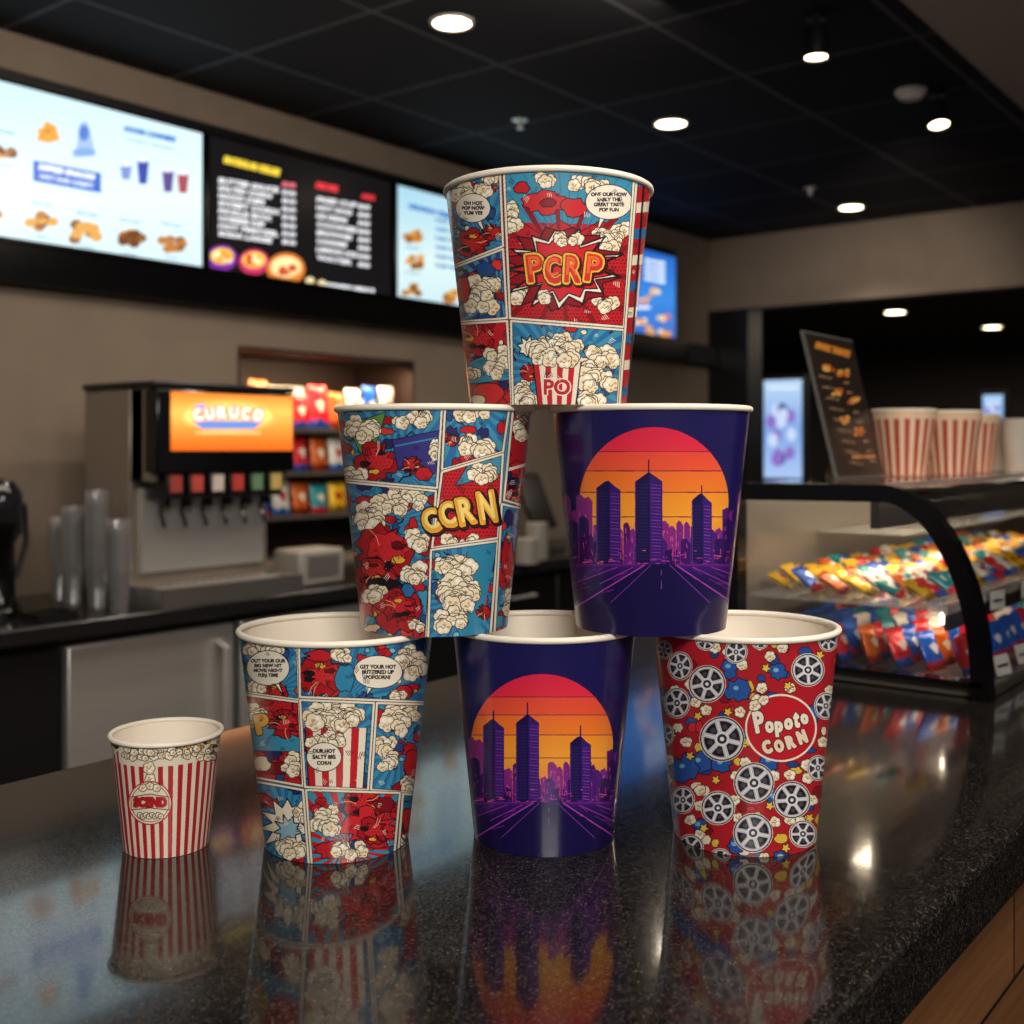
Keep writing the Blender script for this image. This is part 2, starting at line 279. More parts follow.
def art_reel():
    rg=random.Random(11); c=Cv(645,600,855,880,5,'#b3202c'); c.cp=[(645,625),(855,625),(855,870),(645,870)]
    scribble(c,650,630,850,865,120,rg,['#2b4f9a','#274489','#d22a35','#8c1420','#e8bd48','#f1e4c4'])
    for (x,y,rx,ry) in ((738,690,15,14),(700,762,16,12),(684,768,16,16),(770,762,12,10),(812,716,9,12),(722,764,12,10),(736,846,10,9),(782,858,12,8),(778,672,12,9),(730,668,10,12),(664,700,8,14),(775,798,9,9),(700,826,9,9)):
        blob(c,x,y,rx,ry,'#2a58a5',rg,n=16,j=.45); c.ell(x-2,y-2,2.8,2.2,'#7fb2d8')
    for (x,y) in ((770,656),(742,665),(782,648),(696,702),(686,742),(745,762),(735,800),(775,822),(800,822),(806,765),(823,742),(690,820),(700,790),(812,800),(762,688),(830,690),(675,690),(790,775),(764,858),(740,712),(715,648),(668,760),(736,776),(774,776),(700,806),(738,818),(790,820),(700,834),(757,700),(790,688),(728,652),(690,684),(808,778),(745,640),(706,710)): popc(c,x,y,5.4,rg)
    for (x,y) in ((728,712),(748,742),(716,780),(704,828),(788,686),(786,848),(770,806),(672,735),(820,655),(828,790),(756,712),(698,716),(734,862),(810,818),(766,668),(690,756)): burst(c,x,y,6,6,5,'#f0c850',inner=.45,w=.7)
    def reel(x,y,r):
        r*=1.1; rx=r*(1 if abs(x-749)<60 else .85)
        c.ell(x,y,rx,r,'#1d1820',ol='#f0e6d2',w=.7); c.ell(x,y,rx*.94,r*.94,'#dddce1'); c.ell(x,y,rx*.84,r*.84,'#8b8890'); c.ell(x,y,rx*.80,r*.80,'#1f1b24')
        for k in range(6):
            a=k*2*PI/6+.3+x*.1; e=(x+rx*.82*math.cos(a),y+r*.82*math.sin(a)); c.line([(x,y),e],r*.22,'#cfced4'); c.line([(x,y),e],.7,'#fafafc')
            c.ell(x+rx*.56*math.cos(a+.52),y+r*.56*math.sin(a+.52),rx*.12,r*.12,'#4c4853')
        c.ell(x,y,rx*.34,r*.34,'#e6e5ea'); c.ell(x,y,rx*.22,r*.22,'#2b2730'); c.ell(x,y,rx*.1,r*.1,'#f0eef2')
    for q in ((707,684,16.5),(722,739,20),(680,666,12.5),(677,703,13.5),(754,783,18),(792,800,16.5),(753,833,17.5),(718,808,15),(808,670,14.5),(736,652,10),(803,834,12),(683,800,12),(818,768,11),(826,706,12),(690,848,12),(664,735,10),(760,640,8),(706,640,9),(828,640,10),(720,860,10),(782,866,9),(664,650,8),(668,826,8),(836,740,8)): reel(*q)
    c.ell(781,728,34,32,'#bf1c2a',ol='#f4ecda',w=2); c.ell(781,728,32,30,'#c51f2e')
    popc(c,755,706,6,rg); popc(c,764,700,5,rg)
    for ch,x,y,h,w,r in (('P',759,722,20,9,-.2),('o',769.5,727,10,7,-.1),('p',779,729,14,6.5,-.1),('o',788.5,724,10,7,-.05),('t',796.5,720,14,4.5,-.1),('o',804.5,719,9,6,-.2)): c.text(ch,x,y,h,'#f8eeda',w=w,ol='#4a0e16',ow=.8,bold=1.05,rot=r)
    for ch,x,y,h,r in (('C',767,747,12,-.3),('O',779,746,11,-.25),('R',790.5,742,11.5,-.3),('N',802,737,12,-.35)): c.text(ch,x,y,h,'#f5dfc4',w=7.5,ol='#4a0e16',ow=.8,bold=1.2,rot=r)
    return c
def art_sky(cx,ty,sx,sy,b,towers):
    rg=random.Random(2); c=Cv(b[0],b[1],b[2],b[3],5,'#17144c')
    X=lambda x:cx+(x-541)*sx
    Y=lambda y:ty+(y-674)*sy
    T=lambda P:[(X(x),Y(y)) for x,y in P]
    c.grad([(b[0],b[1]),(b[2],b[1]),(b[2],b[3]),(b[0],b[3])],[(Y(630),'#1a1854'),(Y(740),'#1d1556'),(Y(800),'#2a145e'),(Y(850),'#171048')])
    sun=[(541+71*math.cos(k*PI/40),743+69*math.sin(k*PI/40)) for k in range(80)]
    c.grad(T(sun),[(Y(674),'#e0244a'),(Y(696),'#e93147'),(Y(698),'#f04e3c'),(Y(714),'#f25a38'),(Y(716),'#f67330'),(Y(734),'#f8832c'),(Y(736),'#fa972c'),(Y(760),'#fba834'),(Y(785),'#f98a48'),(Y(800),'#e05a60')])
    for y,w in ((697,.9),(715,1.0),(735,1.0),(758,.8)):
        c.line(T([(541-math.sqrt(max(0,71**2-(y-743)**2)),y),(541+math.sqrt(max(0,71**2-(y-743)**2)),y)]),w*sx,'#7a1c48')
    c.poly(T([(440,803),(640,803),(640,880),(440,880)]),'#1c1150')
    for lay,(cols,hb,win) in enumerate(((['#5e1e7c','#7c2488','#4d186c','#8a2a84'],22,'#e85aa4'),(['#3a1566','#4c1c7a','#2c115a','#6a2086'],8,'#c8409c'))):
        x=452
        while x<634:
            w=rg.uniform(4,10); e=abs(x-541)/90; h=rg.uniform(hb,hb+20)+18*e*rg.random()+ (22 if e>.7 else 0)
            c.poly(T([(x,803),(x,803-h),(x+w*.3,803-h-3*rg.random()),(x+w*.6,803-h-2),(x+w,803-h+2),(x+w,803)]),rg.choice(cols))
            for q in range(6):
                if rg.random()<.7: 
                    yy=803-h*rg.uniform(.05,.85); xx=x+w*rg.uniform(.15,.85); c.line(T([(xx,yy),(xx,yy-rg.uniform(1,5))]),.7,win)
            x+=w*rg.uniform(.7,1.15)
    for x0,x1,yt,ys,kind in towers:
        m=(x0+x1)/2
        if kind: P=[(x0,803),(x0,yt+9),(m,yt),(x1,yt+9),(x1,803)]
        else: P=[(x0,803),(x0,yt+7),(m-3,yt+1),(m,yt),(x1,yt+10),(x1,803)]
        c.poly(T(P),'#1c124c'); c.poly(T([(m+1,803),(m+1,yt+2),(x1,yt+9),(x1,803)]),'#3a1c74')
        if ys: c.line(T([(m,yt+2),(m,ys)]),1.3,'#1a1148')
        for y in range(int(yt)+12,800,3): c.line(T([(m+2.5,y),(x1-1.5,y+.6)]),.9,'#8a42b0' if y%2 else '#6a3096'); c.line(T([(x0+2,y),(m-1,y)]),.6,'#3c2a7a')
        c.line(T([(x0+.6,yt+9),(x0+.6,802)]),.6,'#6a3aa0')
    for k in range(60):
        xx=rg.uniform(455,632); yy=803-abs(rg.gauss(0,6)); c.line(T([(xx,yy),(xx+rg.uniform(1,6),yy)]),.8,rg.choice(['#e0509a','#b83aa0','#f07a6a','#7a2aa0']))
    c.grad(T([(440,802),(640,802),(640,818),(440,818)]),[(Y(802),'#7a2492'),(Y(805),'#3c1870'),(Y(818),'#1c1150')])
    c.poly(T([(532,802),(562,802),(632,850),(640,880),(440,880),(452,850)]),'#181048')
    for xa,xb,y2,w,k_ in ((532,450,852,1.2,'#b845c0'),(562,634,850,1.2,'#b845c0'),(538,500,838,.8,'#7a34aa'),(556,594,838,.8,'#7a34aa')): c.line(T([(xa,803),(xb,y2)]),w,k_)
    for k in (-7,-4.5,5,8): c.line(T([(548+k*6,805),(548+k*13,816+abs(k))]),.8,'#a835a8')
    for k in range(24):
        sd=rg.choice((-1,1)); xx=548+sd*rg.uniform(30,85); yy=rg.uniform(805,826); c.line(T([(xx,yy),(xx+sd*rg.uniform(4,12),yy+rg.uniform(1,5))]),.6,'#7a2c9c')
    for ya,yb in ((808,812),(818,825)): c.line(T([(548,ya),(548,yb)]),1.0,'#7a3aa8')
    return c
def art_small():
    rg=random.Random(4); c=Cv(100,700,235,875,6,'#e9dfcb')
    g=G['sm']
    for k in range(-18,19):
        if k%2: continue
        a0=(k-.5)*PI/34; a1=(k+.5)*PI/34; 
        P=[]
        for a,t in ((a0,0.0),(a0,.80),(a1,.80),(a1,0.0)):
            R=g[4]+(g[3]-.0025-g[4])*t; r=g[0]+R*math.sin(max(-1.57,min(1.57,a))); d=g[1]-R*math.cos(a); P.append((512+F*r/d,HY-F*(g[2]+g[5]*t-CZ)/d))
        c.poly(P,'#b5202a')
    heap(c,140,756,24,2.5,14,3,rg); heap(c,190,756,26,2.5,14,3,rg); heap(c,165,750,48,3,34,2.8,rg)
    for k in range(34): blob(c,113+k*3.3,744+3*math.sin(k*1.7),2.6,2,['#b5862c','#4a3220','#d29b3a'][k%3],rg,w=.4)
    popc(c,149,768,6,rg); popc(c,150,779,5,rg)
    c.ell(150,803,22,22,'#b5202a'); c.ell(150,803,20.8,20.8,'#f0e5d0'); c.ell(150,803,19.2,19.2,'#8c1a22'); c.ell(150,803,18.5,18.5,'#f0e5d0')
    for dx,dy in ((-7,788),(0,786),(7,788)): popc(c,150+dx,dy,3.6,rg)
    for k in range(8): popc(c,140+k*3,815+(k%2)*1.5,2.4,rg)
    c.poly([(131,797),(150,794),(169,797),(169,810),(150,808),(131,810)],'#e8c9b0',ol='#5a0e16'); c.text('SCEND',150,802.3,9,'#b81a26',w=32,ol='#4a0a10',ow=.35,bold=.7)
    return c
# ---------------------------------------------------------------- materials
def newmat(n):
    m=bpy.data.materials.new(n); m.use_nodes=True; nt=m.node_tree; return m,nt,nt.nodes['Principled BSDF']
def lin(c):
    if isinstance(c,str):
        v=hx(c); return tuple(float(x/12.92 if x<.04045 else ((x+.055)/1.055)**2.4) for x in v)+(1,)
    return tuple(c)+(1,)
def mat(n,c,rough=.5,metal=0,em=0,coat=0,noise=0,spec=.5):
    m,nt,b=newmat(n); b.inputs['Base Color'].default_value=lin(c); b.inputs['Roughness'].default_value=rough; b.inputs['Metallic'].default_value=metal
    b.inputs['Coat Weight'].default_value=coat; b.inputs['Specular IOR Level'].default_value=spec
    if em: b.inputs['Emission Color'].default_value=lin(c); b.inputs['Emission Strength'].default_value=em
    if noise:
        tc=nt.nodes.new('ShaderNodeTexCoord'); t=nt.nodes.new('ShaderNodeTexNoise'); t.inputs['Scale'].default_value=noise; t.inputs['Detail'].default_value=4
        nt.links.new(tc.outputs['Object'],t.inputs['Vector'])
        mx=nt.nodes.new('ShaderNodeMixRGB'); L=lin(c); mx.inputs[1].default_value=tuple(x*.8 for x in L[:3])+(1,); mx.inputs[2].default_value=tuple(min(1,x*1.15) for x in L[:3])+(1,)
        nt.links.new(t.outputs['Fac'],mx.inputs[0]); nt.links.new(mx.outputs[0],b.inputs['Base Color'])
    return m
def imat(n,img,rough=.4,em=0,coat=0):
    m,nt,b=newmat(n); t=nt.nodes.new('ShaderNodeTexImage'); t.image=img; uv=nt.nodes.new('ShaderNodeUVMap'); uv.uv_map='UVMap'
    nt.links.new(uv.outputs[0],t.inputs[0]); b.inputs['Roughness'].default_value=rough; b.inputs['Coat Weight'].default_value=coat; b.inputs['Coat Roughness'].default_value=.12
    if em:
        b.inputs['Base Color'].default_value=(0.01,.01,.01,1); nt.links.new(t.outputs[0],b.inputs['Emission Color']); b.inputs['Emission Strength'].default_value=em
    else: nt.links.new(t.outputs[0],b.inputs['Base Color'])
    return m
def brushed():
    m,nt,b=newmat('brushed_steel'); N=nt.nodes.new; L=nt.links.new
    tc=N('ShaderNodeTexCoord'); mp=N('ShaderNodeMapping'); mp.inputs['Scale'].default_value=(4,4,260); L(tc.outputs['Object'],mp.inputs[0]); n=N('ShaderNodeTexNoise'); n.inputs['Scale'].default_value=1.5; n.inputs['Detail'].default_value=5; L(mp.outputs[0],n.inputs[0])
    r=N('ShaderNodeMapRange'); r.inputs['To Min'].default_value=.22; r.inputs['To Max'].default_value=.42; L(n.outputs['Fac'],r.inputs[0]); L(r.outputs[0],b.inputs['Roughness'])
    mx=N('ShaderNodeMixRGB'); mx.inputs[1].default_value=(.66,.64,.62,1); mx.inputs[2].default_value=(.90,.88,.86,1); L(n.outputs['Fac'],mx.inputs[0]); L(mx.outputs[0],b.inputs['Base Color']); b.inputs['Metallic'].default_value=.75; return m
def sheetmat(n,tint,gl,rough=.03,diff=0,k=.55):
    m=bpy.data.materials.new(n); m.use_nodes=True; nt=m.node_tree; nt.nodes.clear()
    o=nt.nodes.new('ShaderNodeOutputMaterial'); tr=nt.nodes.new('ShaderNodeBsdfTransparent'); tr.inputs[0].default_value=tint+(1,)
    g=nt.nodes.new('ShaderNodeBsdfGlossy'); g.inputs['Roughness'].default_value=rough; mx=nt.nodes.new('ShaderNodeMixShader')
    lw=nt.nodes.new('ShaderNodeLayerWeight'); lw.inputs[0].default_value=.25; mt=nt.nodes.new('ShaderNodeMath'); mt.operation='MULTIPLY_ADD'; mt.inputs[1].default_value=k; mt.inputs[2].default_value=gl
    nt.links.new(lw.outputs['Facing'],mt.inputs[0]); nt.links.new(mt.outputs[0],mx.inputs[0]); nt.links.new(tr.outputs[0],mx.inputs[1]); nt.links.new(g.outputs[0],mx.inputs[2])
    last=mx
    if diff:
        df=nt.nodes.new('ShaderNodeBsdfDiffuse'); df.inputs[0].default_value=(.9,.9,.9,1); m2=nt.nodes.new('ShaderNodeMixShader'); m2.inputs[0].default_value=diff
        nt.links.new(mx.outputs[0],m2.inputs[1]); nt.links.new(df.outputs[0],m2.inputs[2]); last=m2
    nt.links.new(last.outputs[0],o.inputs[0]); return m
def granite():
    m,nt,b=newmat('polished_dark_granite'); N=nt.nodes.new; L=nt.links.new
    tc=N('ShaderNodeTexCoord'); v=N('ShaderNodeTexVoronoi'); v.inputs['Scale'].default_value=760; L(tc.outputs['Object'],v.inputs['Vector'])
    sp=N('ShaderNodeSeparateColor'); L(v.outputs['Color'],sp.inputs[0]); r=N('ShaderNodeValToRGB')
    e=r.color_ramp.elements; e[0].position=.35; e[0].color=(.007,.006,.006,1); e[1].position=1; e[1].color=(.10,.080,.066,1)
    q=r.color_ramp.elements.new(.8); q.color=(.026,.021,.018,1)
    L(sp.outputs[0],r.inputs[0]); n=N('ShaderNodeTexNoise'); n.inputs['Scale'].default_value=110; n.inputs['Detail'].default_value=5; L(tc.outputs['Object'],n.inputs['Vector'])
    mp=N('ShaderNodeMapRange'); mp.inputs['From Min'].default_value=.3; mp.inputs['From Max'].default_value=.65; mp.inputs['To Min'].default_value=.3; L(n.outputs['Fac'],mp.inputs[0])
    mx=N('ShaderNodeMixRGB'); mx.blend_type='MULTIPLY'; mx.inputs[0].default_value=.8; L(r.outputs[0],mx.inputs[1]); L(mp.outputs[0],mx.inputs[2]); L(mx.outputs[0],b.inputs['Base Color'])
    rr=N('ShaderNodeMapRange'); rr.inputs['To Min'].default_value=.07; rr.inputs['To Max'].default_value=.16; L(sp.outputs[1],rr.inputs[0]); L(rr.outputs[0],b.inputs['Roughness'])
    sl=N('ShaderNodeMapRange'); sl.inputs['To Min'].default_value=.30; sl.inputs['To Max'].default_value=.55; L(sp.outputs[2],sl.inputs[0]); L(sl.outputs[0],b.inputs['Specular IOR Level'])
    b.inputs['IOR'].default_value=1.5; b.inputs['Coat Weight'].default_value=.34; b.inputs['Coat Roughness'].default_value=.05
    return m
def ceilmat():
    m,nt,b=newmat('dark_ceiling_tile'); N=nt.nodes.new; L=nt.links.new
    tc=N('ShaderNodeTexCoord'); br=N('ShaderNodeTexBrick'); br.offset=0; br.inputs['Scale'].default_value=1; br.inputs['Brick Width'].default_value=.6; br.inputs['Row Height'].default_value=.6
    br.inputs['Mortar Size'].default_value=.009; br.inputs['Color1'].default_value=(.034,.035,.040,1); br.inputs['Color2'].default_value=(.046,.047,.053,1); br.inputs['Mortar'].default_value=(.15,.155,.165,1)
    L(tc.outputs['Object'],br.inputs['Vector']); n=N('ShaderNodeTexNoise'); n.inputs['Scale'].default_value=90; L(tc.outputs['Object'],n.inputs['Vector'])
    mx=N('ShaderNodeMixRGB'); mx.blend_type='MULTIPLY'; mx.inputs[0].default_value=.4; L(br.outputs['Color'],mx.inputs[1]); L(n.outputs['Fac'],mx.inputs[2]); L(mx.outputs[0],b.inputs['Base Color'])
    b.inputs['Roughness'].default_value=.8; b.inputs['Specular IOR Level'].default_value=.1; return m
def woodmat():
    m,nt,b=newmat('brown_wood_planks'); N=nt.nodes.new; L=nt.links.new
    tc=N('ShaderNodeTexCoord'); mp=N('ShaderNodeMapping'); mp.inputs['Rotation'].default_value=(PI/2,0,0); L(tc.outputs['Object'],mp.inputs[0])
    br=N('ShaderNodeTexBrick'); br.inputs['Scale'].default_value=1; br.inputs['Brick Width'].default_value=.5; br.inputs['Row Height'].default_value=.09; br.inputs['Mortar Size'].default_value=.0025
    br.inputs['Color1'].default_value=lin('#8a5c38'); br.inputs['Color2'].default_value=lin('#6c4629'); br.inputs['Mortar'].default_value=lin('#1a100a'); L(mp.outputs[0],br.inputs[0])
    m2=N('ShaderNodeMapping'); m2.inputs['Scale'].default_value=(3,3,60); L(tc.outputs['Object'],m2.inputs[0]); n=N('ShaderNodeTexNoise'); n.inputs['Scale'].default_value=2; n.inputs['Detail'].default_value=6; L(m2.outputs[0],n.inputs[0])
    mx=N('ShaderNodeMixRGB'); mx.blend_type='MULTIPLY'; mx.inputs[0].default_value=.6; L(br.outputs[0],mx.inputs[1]); L(n.outputs['Fac'],mx.inputs[2]); L(mx.outputs[0],b.inputs['Base Color']); b.inputs['Roughness'].default_value=.45; return m
def stripemat(n,cnt,c1,c2,band=.86):
    m,nt,b=newmat(n); N=nt.nodes.new; L=nt.links.new; uv=N('ShaderNodeUVMap'); uv.uv_map='UVMap'; s=N('ShaderNodeSeparateXYZ'); L(uv.outputs[0],s.inputs[0])
    a=N('ShaderNodeMath'); a.operation='MULTIPLY'; a.inputs[1].default_value=cnt; L(s.outputs[0],a.inputs[0]); f=N('ShaderNodeMath'); f.operation='FRACT'; L(a.outputs[0],f.inputs[0])
    g=N('ShaderNodeMath'); g.operation='GREATER_THAN'; g.inputs[1].default_value=.5; L(f.outputs[0],g.inputs[0]); g2=N('ShaderNodeMath'); g2.operation='LESS_THAN'; g2.inputs[1].default_value=band; L(s.outputs[1],g2.inputs[0])
    mu=N('ShaderNodeMath'); mu.operation='MULTIPLY'; L(g.outputs[0],mu.inputs[0]); L(g2.outputs[0],mu.inputs[1]); mx=N('ShaderNodeMixRGB'); mx.inputs[1].default_value=lin(c1); mx.inputs[2].default_value=lin(c2); L(mu.outputs[0],mx.inputs[0]); L(mx.outputs[0],b.inputs['Base Color']); b.inputs['Roughness'].default_value=.5; return m
def bagmat(n,c,c2,c3):
    m,nt,b=newmat(n); N=nt.nodes.new; L=nt.links.new; uv=N('ShaderNodeUVMap'); uv.uv_map='UVMap'
    ns=N('ShaderNodeTexNoise'); ns.inputs['Scale'].default_value=3.2; ns.inputs['Detail'].default_value=3; L(uv.outputs[0],ns.inputs['Vector'])
    ad=N('ShaderNodeMixRGB'); ad.blend_type='ADD'; ad.inputs[0].default_value=.45; L(uv.outputs[0],ad.inputs[1]); L(ns.outputs['Color'],ad.inputs[2])
    mp=N('ShaderNodeMapping'); mp.inputs['Location'].default_value=(-.72*1.5,-.78*2.4,0); mp.inputs['Scale'].default_value=(1.5,2.4,0); L(ad.outputs[0],mp.inputs[0])
    ln=N('ShaderNodeVectorMath'); ln.operation='LENGTH'; L(mp.outputs[0],ln.inputs[0]); g=N('ShaderNodeMath'); g.operation='LESS_THAN'; g.inputs[1].default_value=.36; L(ln.outputs['Value'],g.inputs[0])
    mx=N('ShaderNodeMixRGB'); mx.inputs[1].default_value=lin(c); mx.inputs[2].default_value=lin(c2); L(g.outputs[0],mx.inputs[0])
    s=N('ShaderNodeSeparateXYZ'); L(ad.outputs[0],s.inputs[0]); g2=N('ShaderNodeMath'); g2.operation='LESS_THAN'; g2.inputs[1].default_value=.45; L(s.outputs[1],g2.inputs[0])
    m2=N('ShaderNodeMixRGB'); L(g2.outputs[0],m2.inputs[0]); L(mx.outputs[0],m2.inputs[1]); m2.inputs[2].default_value=lin(c3); L(m2.outputs[0],b.inputs['Base Color'])
    tc=N('ShaderNodeTexCoord'); n2=N('ShaderNodeTexNoise'); n2.inputs['Scale'].default_value=90; L(tc.outputs['Object'],n2.inputs['Vector']); bp=N('ShaderNodeBump'); bp.inputs['Strength'].default_value=.7; bp.inputs['Distance'].default_value=.004; L(n2.outputs['Fac'],bp.inputs['Height']); L(bp.outputs[0],b.inputs['Normal'])
    b.inputs['Roughness'].default_value=.25; b.inputs['Metallic'].default_value=.15; return m
# ---------------------------------------------------------------- mesh builder
class MB:
    def __init__(s): s.v=[]; s.f=[]; s.m=[]; s.uv={}
    def add(s,vs,fs,m=0,uv=None):
        o=len(s.v); s.v+=[tuple(p) for p in vs]
        for k,f in enumerate(fs):
            if uv: s.uv[len(s.f)]=uv[k]
            s.f.append([i+o for i in f]); s.m.append(m)
        return s
    def box(s,x0,x1,y0,y1,z0,z1,m=0):
        return s.add([(x,y,z) for z in (z0,z1) for y in (y0,y1) for x in (x0,x1)],[(0,2,3,1),(4,5,7,6),(0,1,5,4),(2,6,7,3),(0,4,6,2),(1,3,7,5)],m)
    def lathe(s,prof,n=48,c=(0,0,0),m=0,uvm=False,closed=False):
        vs=[];L=len(prof)
        for r,z in prof:
            for k in range(n):
                a=-PI+2*PI*k/n; vs.append((c[0]+r*math.sin(a),c[1]-r*math.cos(a),c[2]+z))
        fs=[];uv=[]
        for i in range(L if closed else L-1):
            j=(i+1)%L
            for k in range(n):
                k2=(k+1)%n; fs.append((i*n+k,i*n+k2,j*n+k2,j*n+k)); t0,t1=i/(L-1),(i+1)/(L-1)
                uv.append([(k/n,t0),((k+1)/n,t0),((k+1)/n,t1),(k/n,t1)])
        s.add(vs,fs,m,uv if uvm else None); return s
    def disc(s,r,z,n=48,c=(0,0),m=0):
        return s.add([(c[0]+r*math.cos(2*PI*k/n),c[1]+r*math.sin(2*PI*k/n),z) for k in range(n)],[tuple(range(n))],m)
    def prism(s,pts,vec,m=0):
        n=len(pts); vs=list(pts)+[tuple(p[k]+vec[k] for k in range(3)) for p in pts]
        return s.add(vs,[tuple(range(n))[::-1],tuple(range(n,2*n))]+[(i,(i+1)%n,n+(i+1)%n,n+i) for i in range(n)],m)
    def tube(s,pts,r,n=10,m=0):
        P=[Vector(p) for p in pts]; vs=[]; L=len(P); up=None
        for i,p in enumerate(P):
            t=(P[min(L-1,i+1)]-P[max(0,i-1)]).normalized()
            if up is None: up=t.orthogonal().normalized()
            a=(up-t*up.dot(t)).normalized(); up=a; b=t.cross(a)
            rr=r[i] if isinstance(r,(list,tuple)) else r
            for k in range(n): vs.append(p+a*rr*math.cos(2*PI*k/n)+b*rr*math.sin(2*PI*k/n))
        fs=[(i*n+k,i*n+(k+1)%n,(i+1)*n+(k+1)%n,(i+1)*n+k) for i in range(L-1) for k in range(n)]
        fs+=[tuple(range(n))[::-1],tuple(range((L-1)*n,L*n))]; return s.add(vs,fs,m)
    def quad(s,p0,eu,ev,m=0):
        P=[p0,[p0[k]+eu[k] for k in range(3)],[p0[k]+eu[k]+ev[k] for k in range(3)],[p0[k]+ev[k] for k in range(3)]]
        return s.add(P,[(0,1,2,3)],m,[[(0,0),(1,0),(1,1),(0,1)]])
    def mesh(s,name,mats,smooth=True,fix=True,ang=35):
        me=bpy.data.meshes.new(name); me.from_pydata([tuple(v) for v in s.v],[],s.f)
        if s.uv:
            l=me.uv_layers.new(name='UVMap')
            for i,p in enumerate(me.polygons):
                if i in s.uv:
                    for k,li in enumerate(p.loop_indices): l.data[li].uv=s.uv[i][k]
        for m in (mats if isinstance(mats,(list,tuple)) else [mats]): me.materials.append(m)
        for i,p in enumerate(me.polygons): p.material_index=s.m[i]
        if fix and not s.uv:
            import bmesh
            b=bmesh.new(); b.from_mesh(me); bmesh.ops.recalc_face_normals(b,faces=b.faces); b.to_mesh(me); b.free()
        if smooth:
            me.polygons.foreach_set('use_smooth',[True]*len(me.polygons)); me.set_sharp_from_angle(angle=math.radians(ang))
        me.update(); return me
def obj(name,mb,mats,parent=None,loc=(0,0,0),rot=(0,0,0),bev=0,**k):
    o=bpy.data.objects.new(name,mb.mesh(name,mats,**k)); COL.objects.link(o); o.location=loc; o.rotation_euler=rot
    if parent: o.parent=parent
    if bev: 
        b=o.modifiers.new('b','BEVEL'); b.width=bev; b.segments=2; b.limit_method='ANGLE'
    return o
def tag(o,label,cat,group=None):
    o['label']=label; o['category']=cat
    if group: o['group']=group
    return o
def thing(name,label,cat,loc=(0,0,0),rz=0,group=None):
    o=bpy.data.objects.new(name,None); COL.objects.link(o); o.location=loc; o.rotation_euler=(0,0,rz); o.empty_display_size=.02
    return tag(o,label,cat,group)
def struct(name,mb,mats,bev=0,**k):
    o=obj(name,mb,mats,bev=bev,smooth=False,**k); o['kind']='structure'; return o
M_paper=mat('cream_paperboard','#f7eede',.5); M_inner=mat('white_cup_lining','#f3e8d7',.6)
M_black=mat('matte_black','#0e0e10',.4); M_blackgl=mat('gloss_black','#08080a',.15); M_beige=mat('taupe_paint','#7c6e61',.85,noise=6)
M_steel=brushed(); M_grey=mat('grey_plastic','#5c5a58',.45); M_dcab=mat('dark_cabinet','#161618',.35)
M_glass=sheetmat('clear_case_glass',(.97,.985,.98),.14,.02,0,.85); M_plast=sheetmat('clear_plastic',(.965,.97,.975),.20,.07,.07)
M_gran=granite(); M_ceil=ceilmat(); M_wood=woodmat()
# ---------------------------------------------------------------- cups
def cup(name,key,label,cat,pm,group,rimr=.003):
    rc,dc,z0,Rt,Rb,h=G[key]; x,y=Wd(rc,dc)
    t=thing(name,label,cat,(x,y,z0),YAW,group)
    Rw=Rt-.0025; b=MB(); n=96; rows=14
    b.lathe([(Rb+(Rw-Rb)*k/rows,h*k/rows) for k in range(rows+1)],n,m=0,uvm=True)
    ins=[(Rw-.0008,h-.001),(Rb+(Rw-Rb)*.5-.0008,h*.5),(Rb+(Rw-Rb)*.05-.0008,h*.05)]
    b.lathe(ins,n,m=1); b.lathe([(Rb,0),(Rb-.0015,0),(Rb-.0008,h*.05)],n,m=1)
    obj('cup_body',b,[pm,M_inner],t,fix=False,ang=60)
    r=MB(); cr=Rt-rimr; r.lathe([(cr+rimr*math.cos(k*PI/5),h-rimr*.8+rimr*math.sin(k*PI/5)) for k in range(10)],n,closed=True); obj('rolled_rim',r,M_paper,t,fix=False,ang=80)
    d=MB(); d.disc(Rb+(Rw-Rb)*.05-.001,h*.05); d.disc(Rb+(Rw-Rb)*.05-.001,h*.05-.0006); obj('cup_bottom',d,M_inner,t,smooth=False,fix=False)
    return t
gp=None
cup('popcorn_bucket','tp','comic panel popcorn bucket at the very top of the pyramid, lettered PCRP','popcorn bucket',imat('comic_print_top',bake_cup(art_top(),'comic_top',G['tp']),.35,coat=.5),gp)
cup('popcorn_bucket','ml','comic panel popcorn bucket in the middle tier with yellow CCRN lettering','popcorn bucket',imat('comic_print_middle',bake_cup(art_ml(),'comic_mid',G['ml']),.35,coat=.5),gp)
cup('popcorn_bucket','bl','comic panel popcorn bucket on the counter beside the small striped cup','popcorn bucket',imat('comic_print_bottom',bake_cup(art_bl(),'comic_low',G['bl']),.35,coat=.5),gp)
cup('popcorn_bucket','bm','navy sunset skyline bucket standing on the counter between two other buckets','popcorn bucket',imat('sunset_print_low',bake_cup(art_sky(542,674,1,1,(435,600,650,880),((482,503,719,711,0),(515,538,714,703,1),(569,590,736,726,0))),'sun_low',G['bm']),.3,coat=.5),gp)
cup('popcorn_bucket','mr','navy sunset skyline bucket in the middle tier, right under the top bucket','popcorn bucket',imat('sunset_print_mid',bake_cup(art_sky(654,427,1.05,1.07,(540,390,765,650),((486,509,724,0,0),(523,549,716,705,1),(577,596,736,729,0))),'sun_mid',G['mr']),.3,coat=.5),gp)
cup('popcorn_bucket','br','red bucket printed with film reels, on the counter nearest the glass case','popcorn bucket',imat('reel_print',bake_cup(art_reel(),'reels',G['br']),.35,coat=.5),gp)
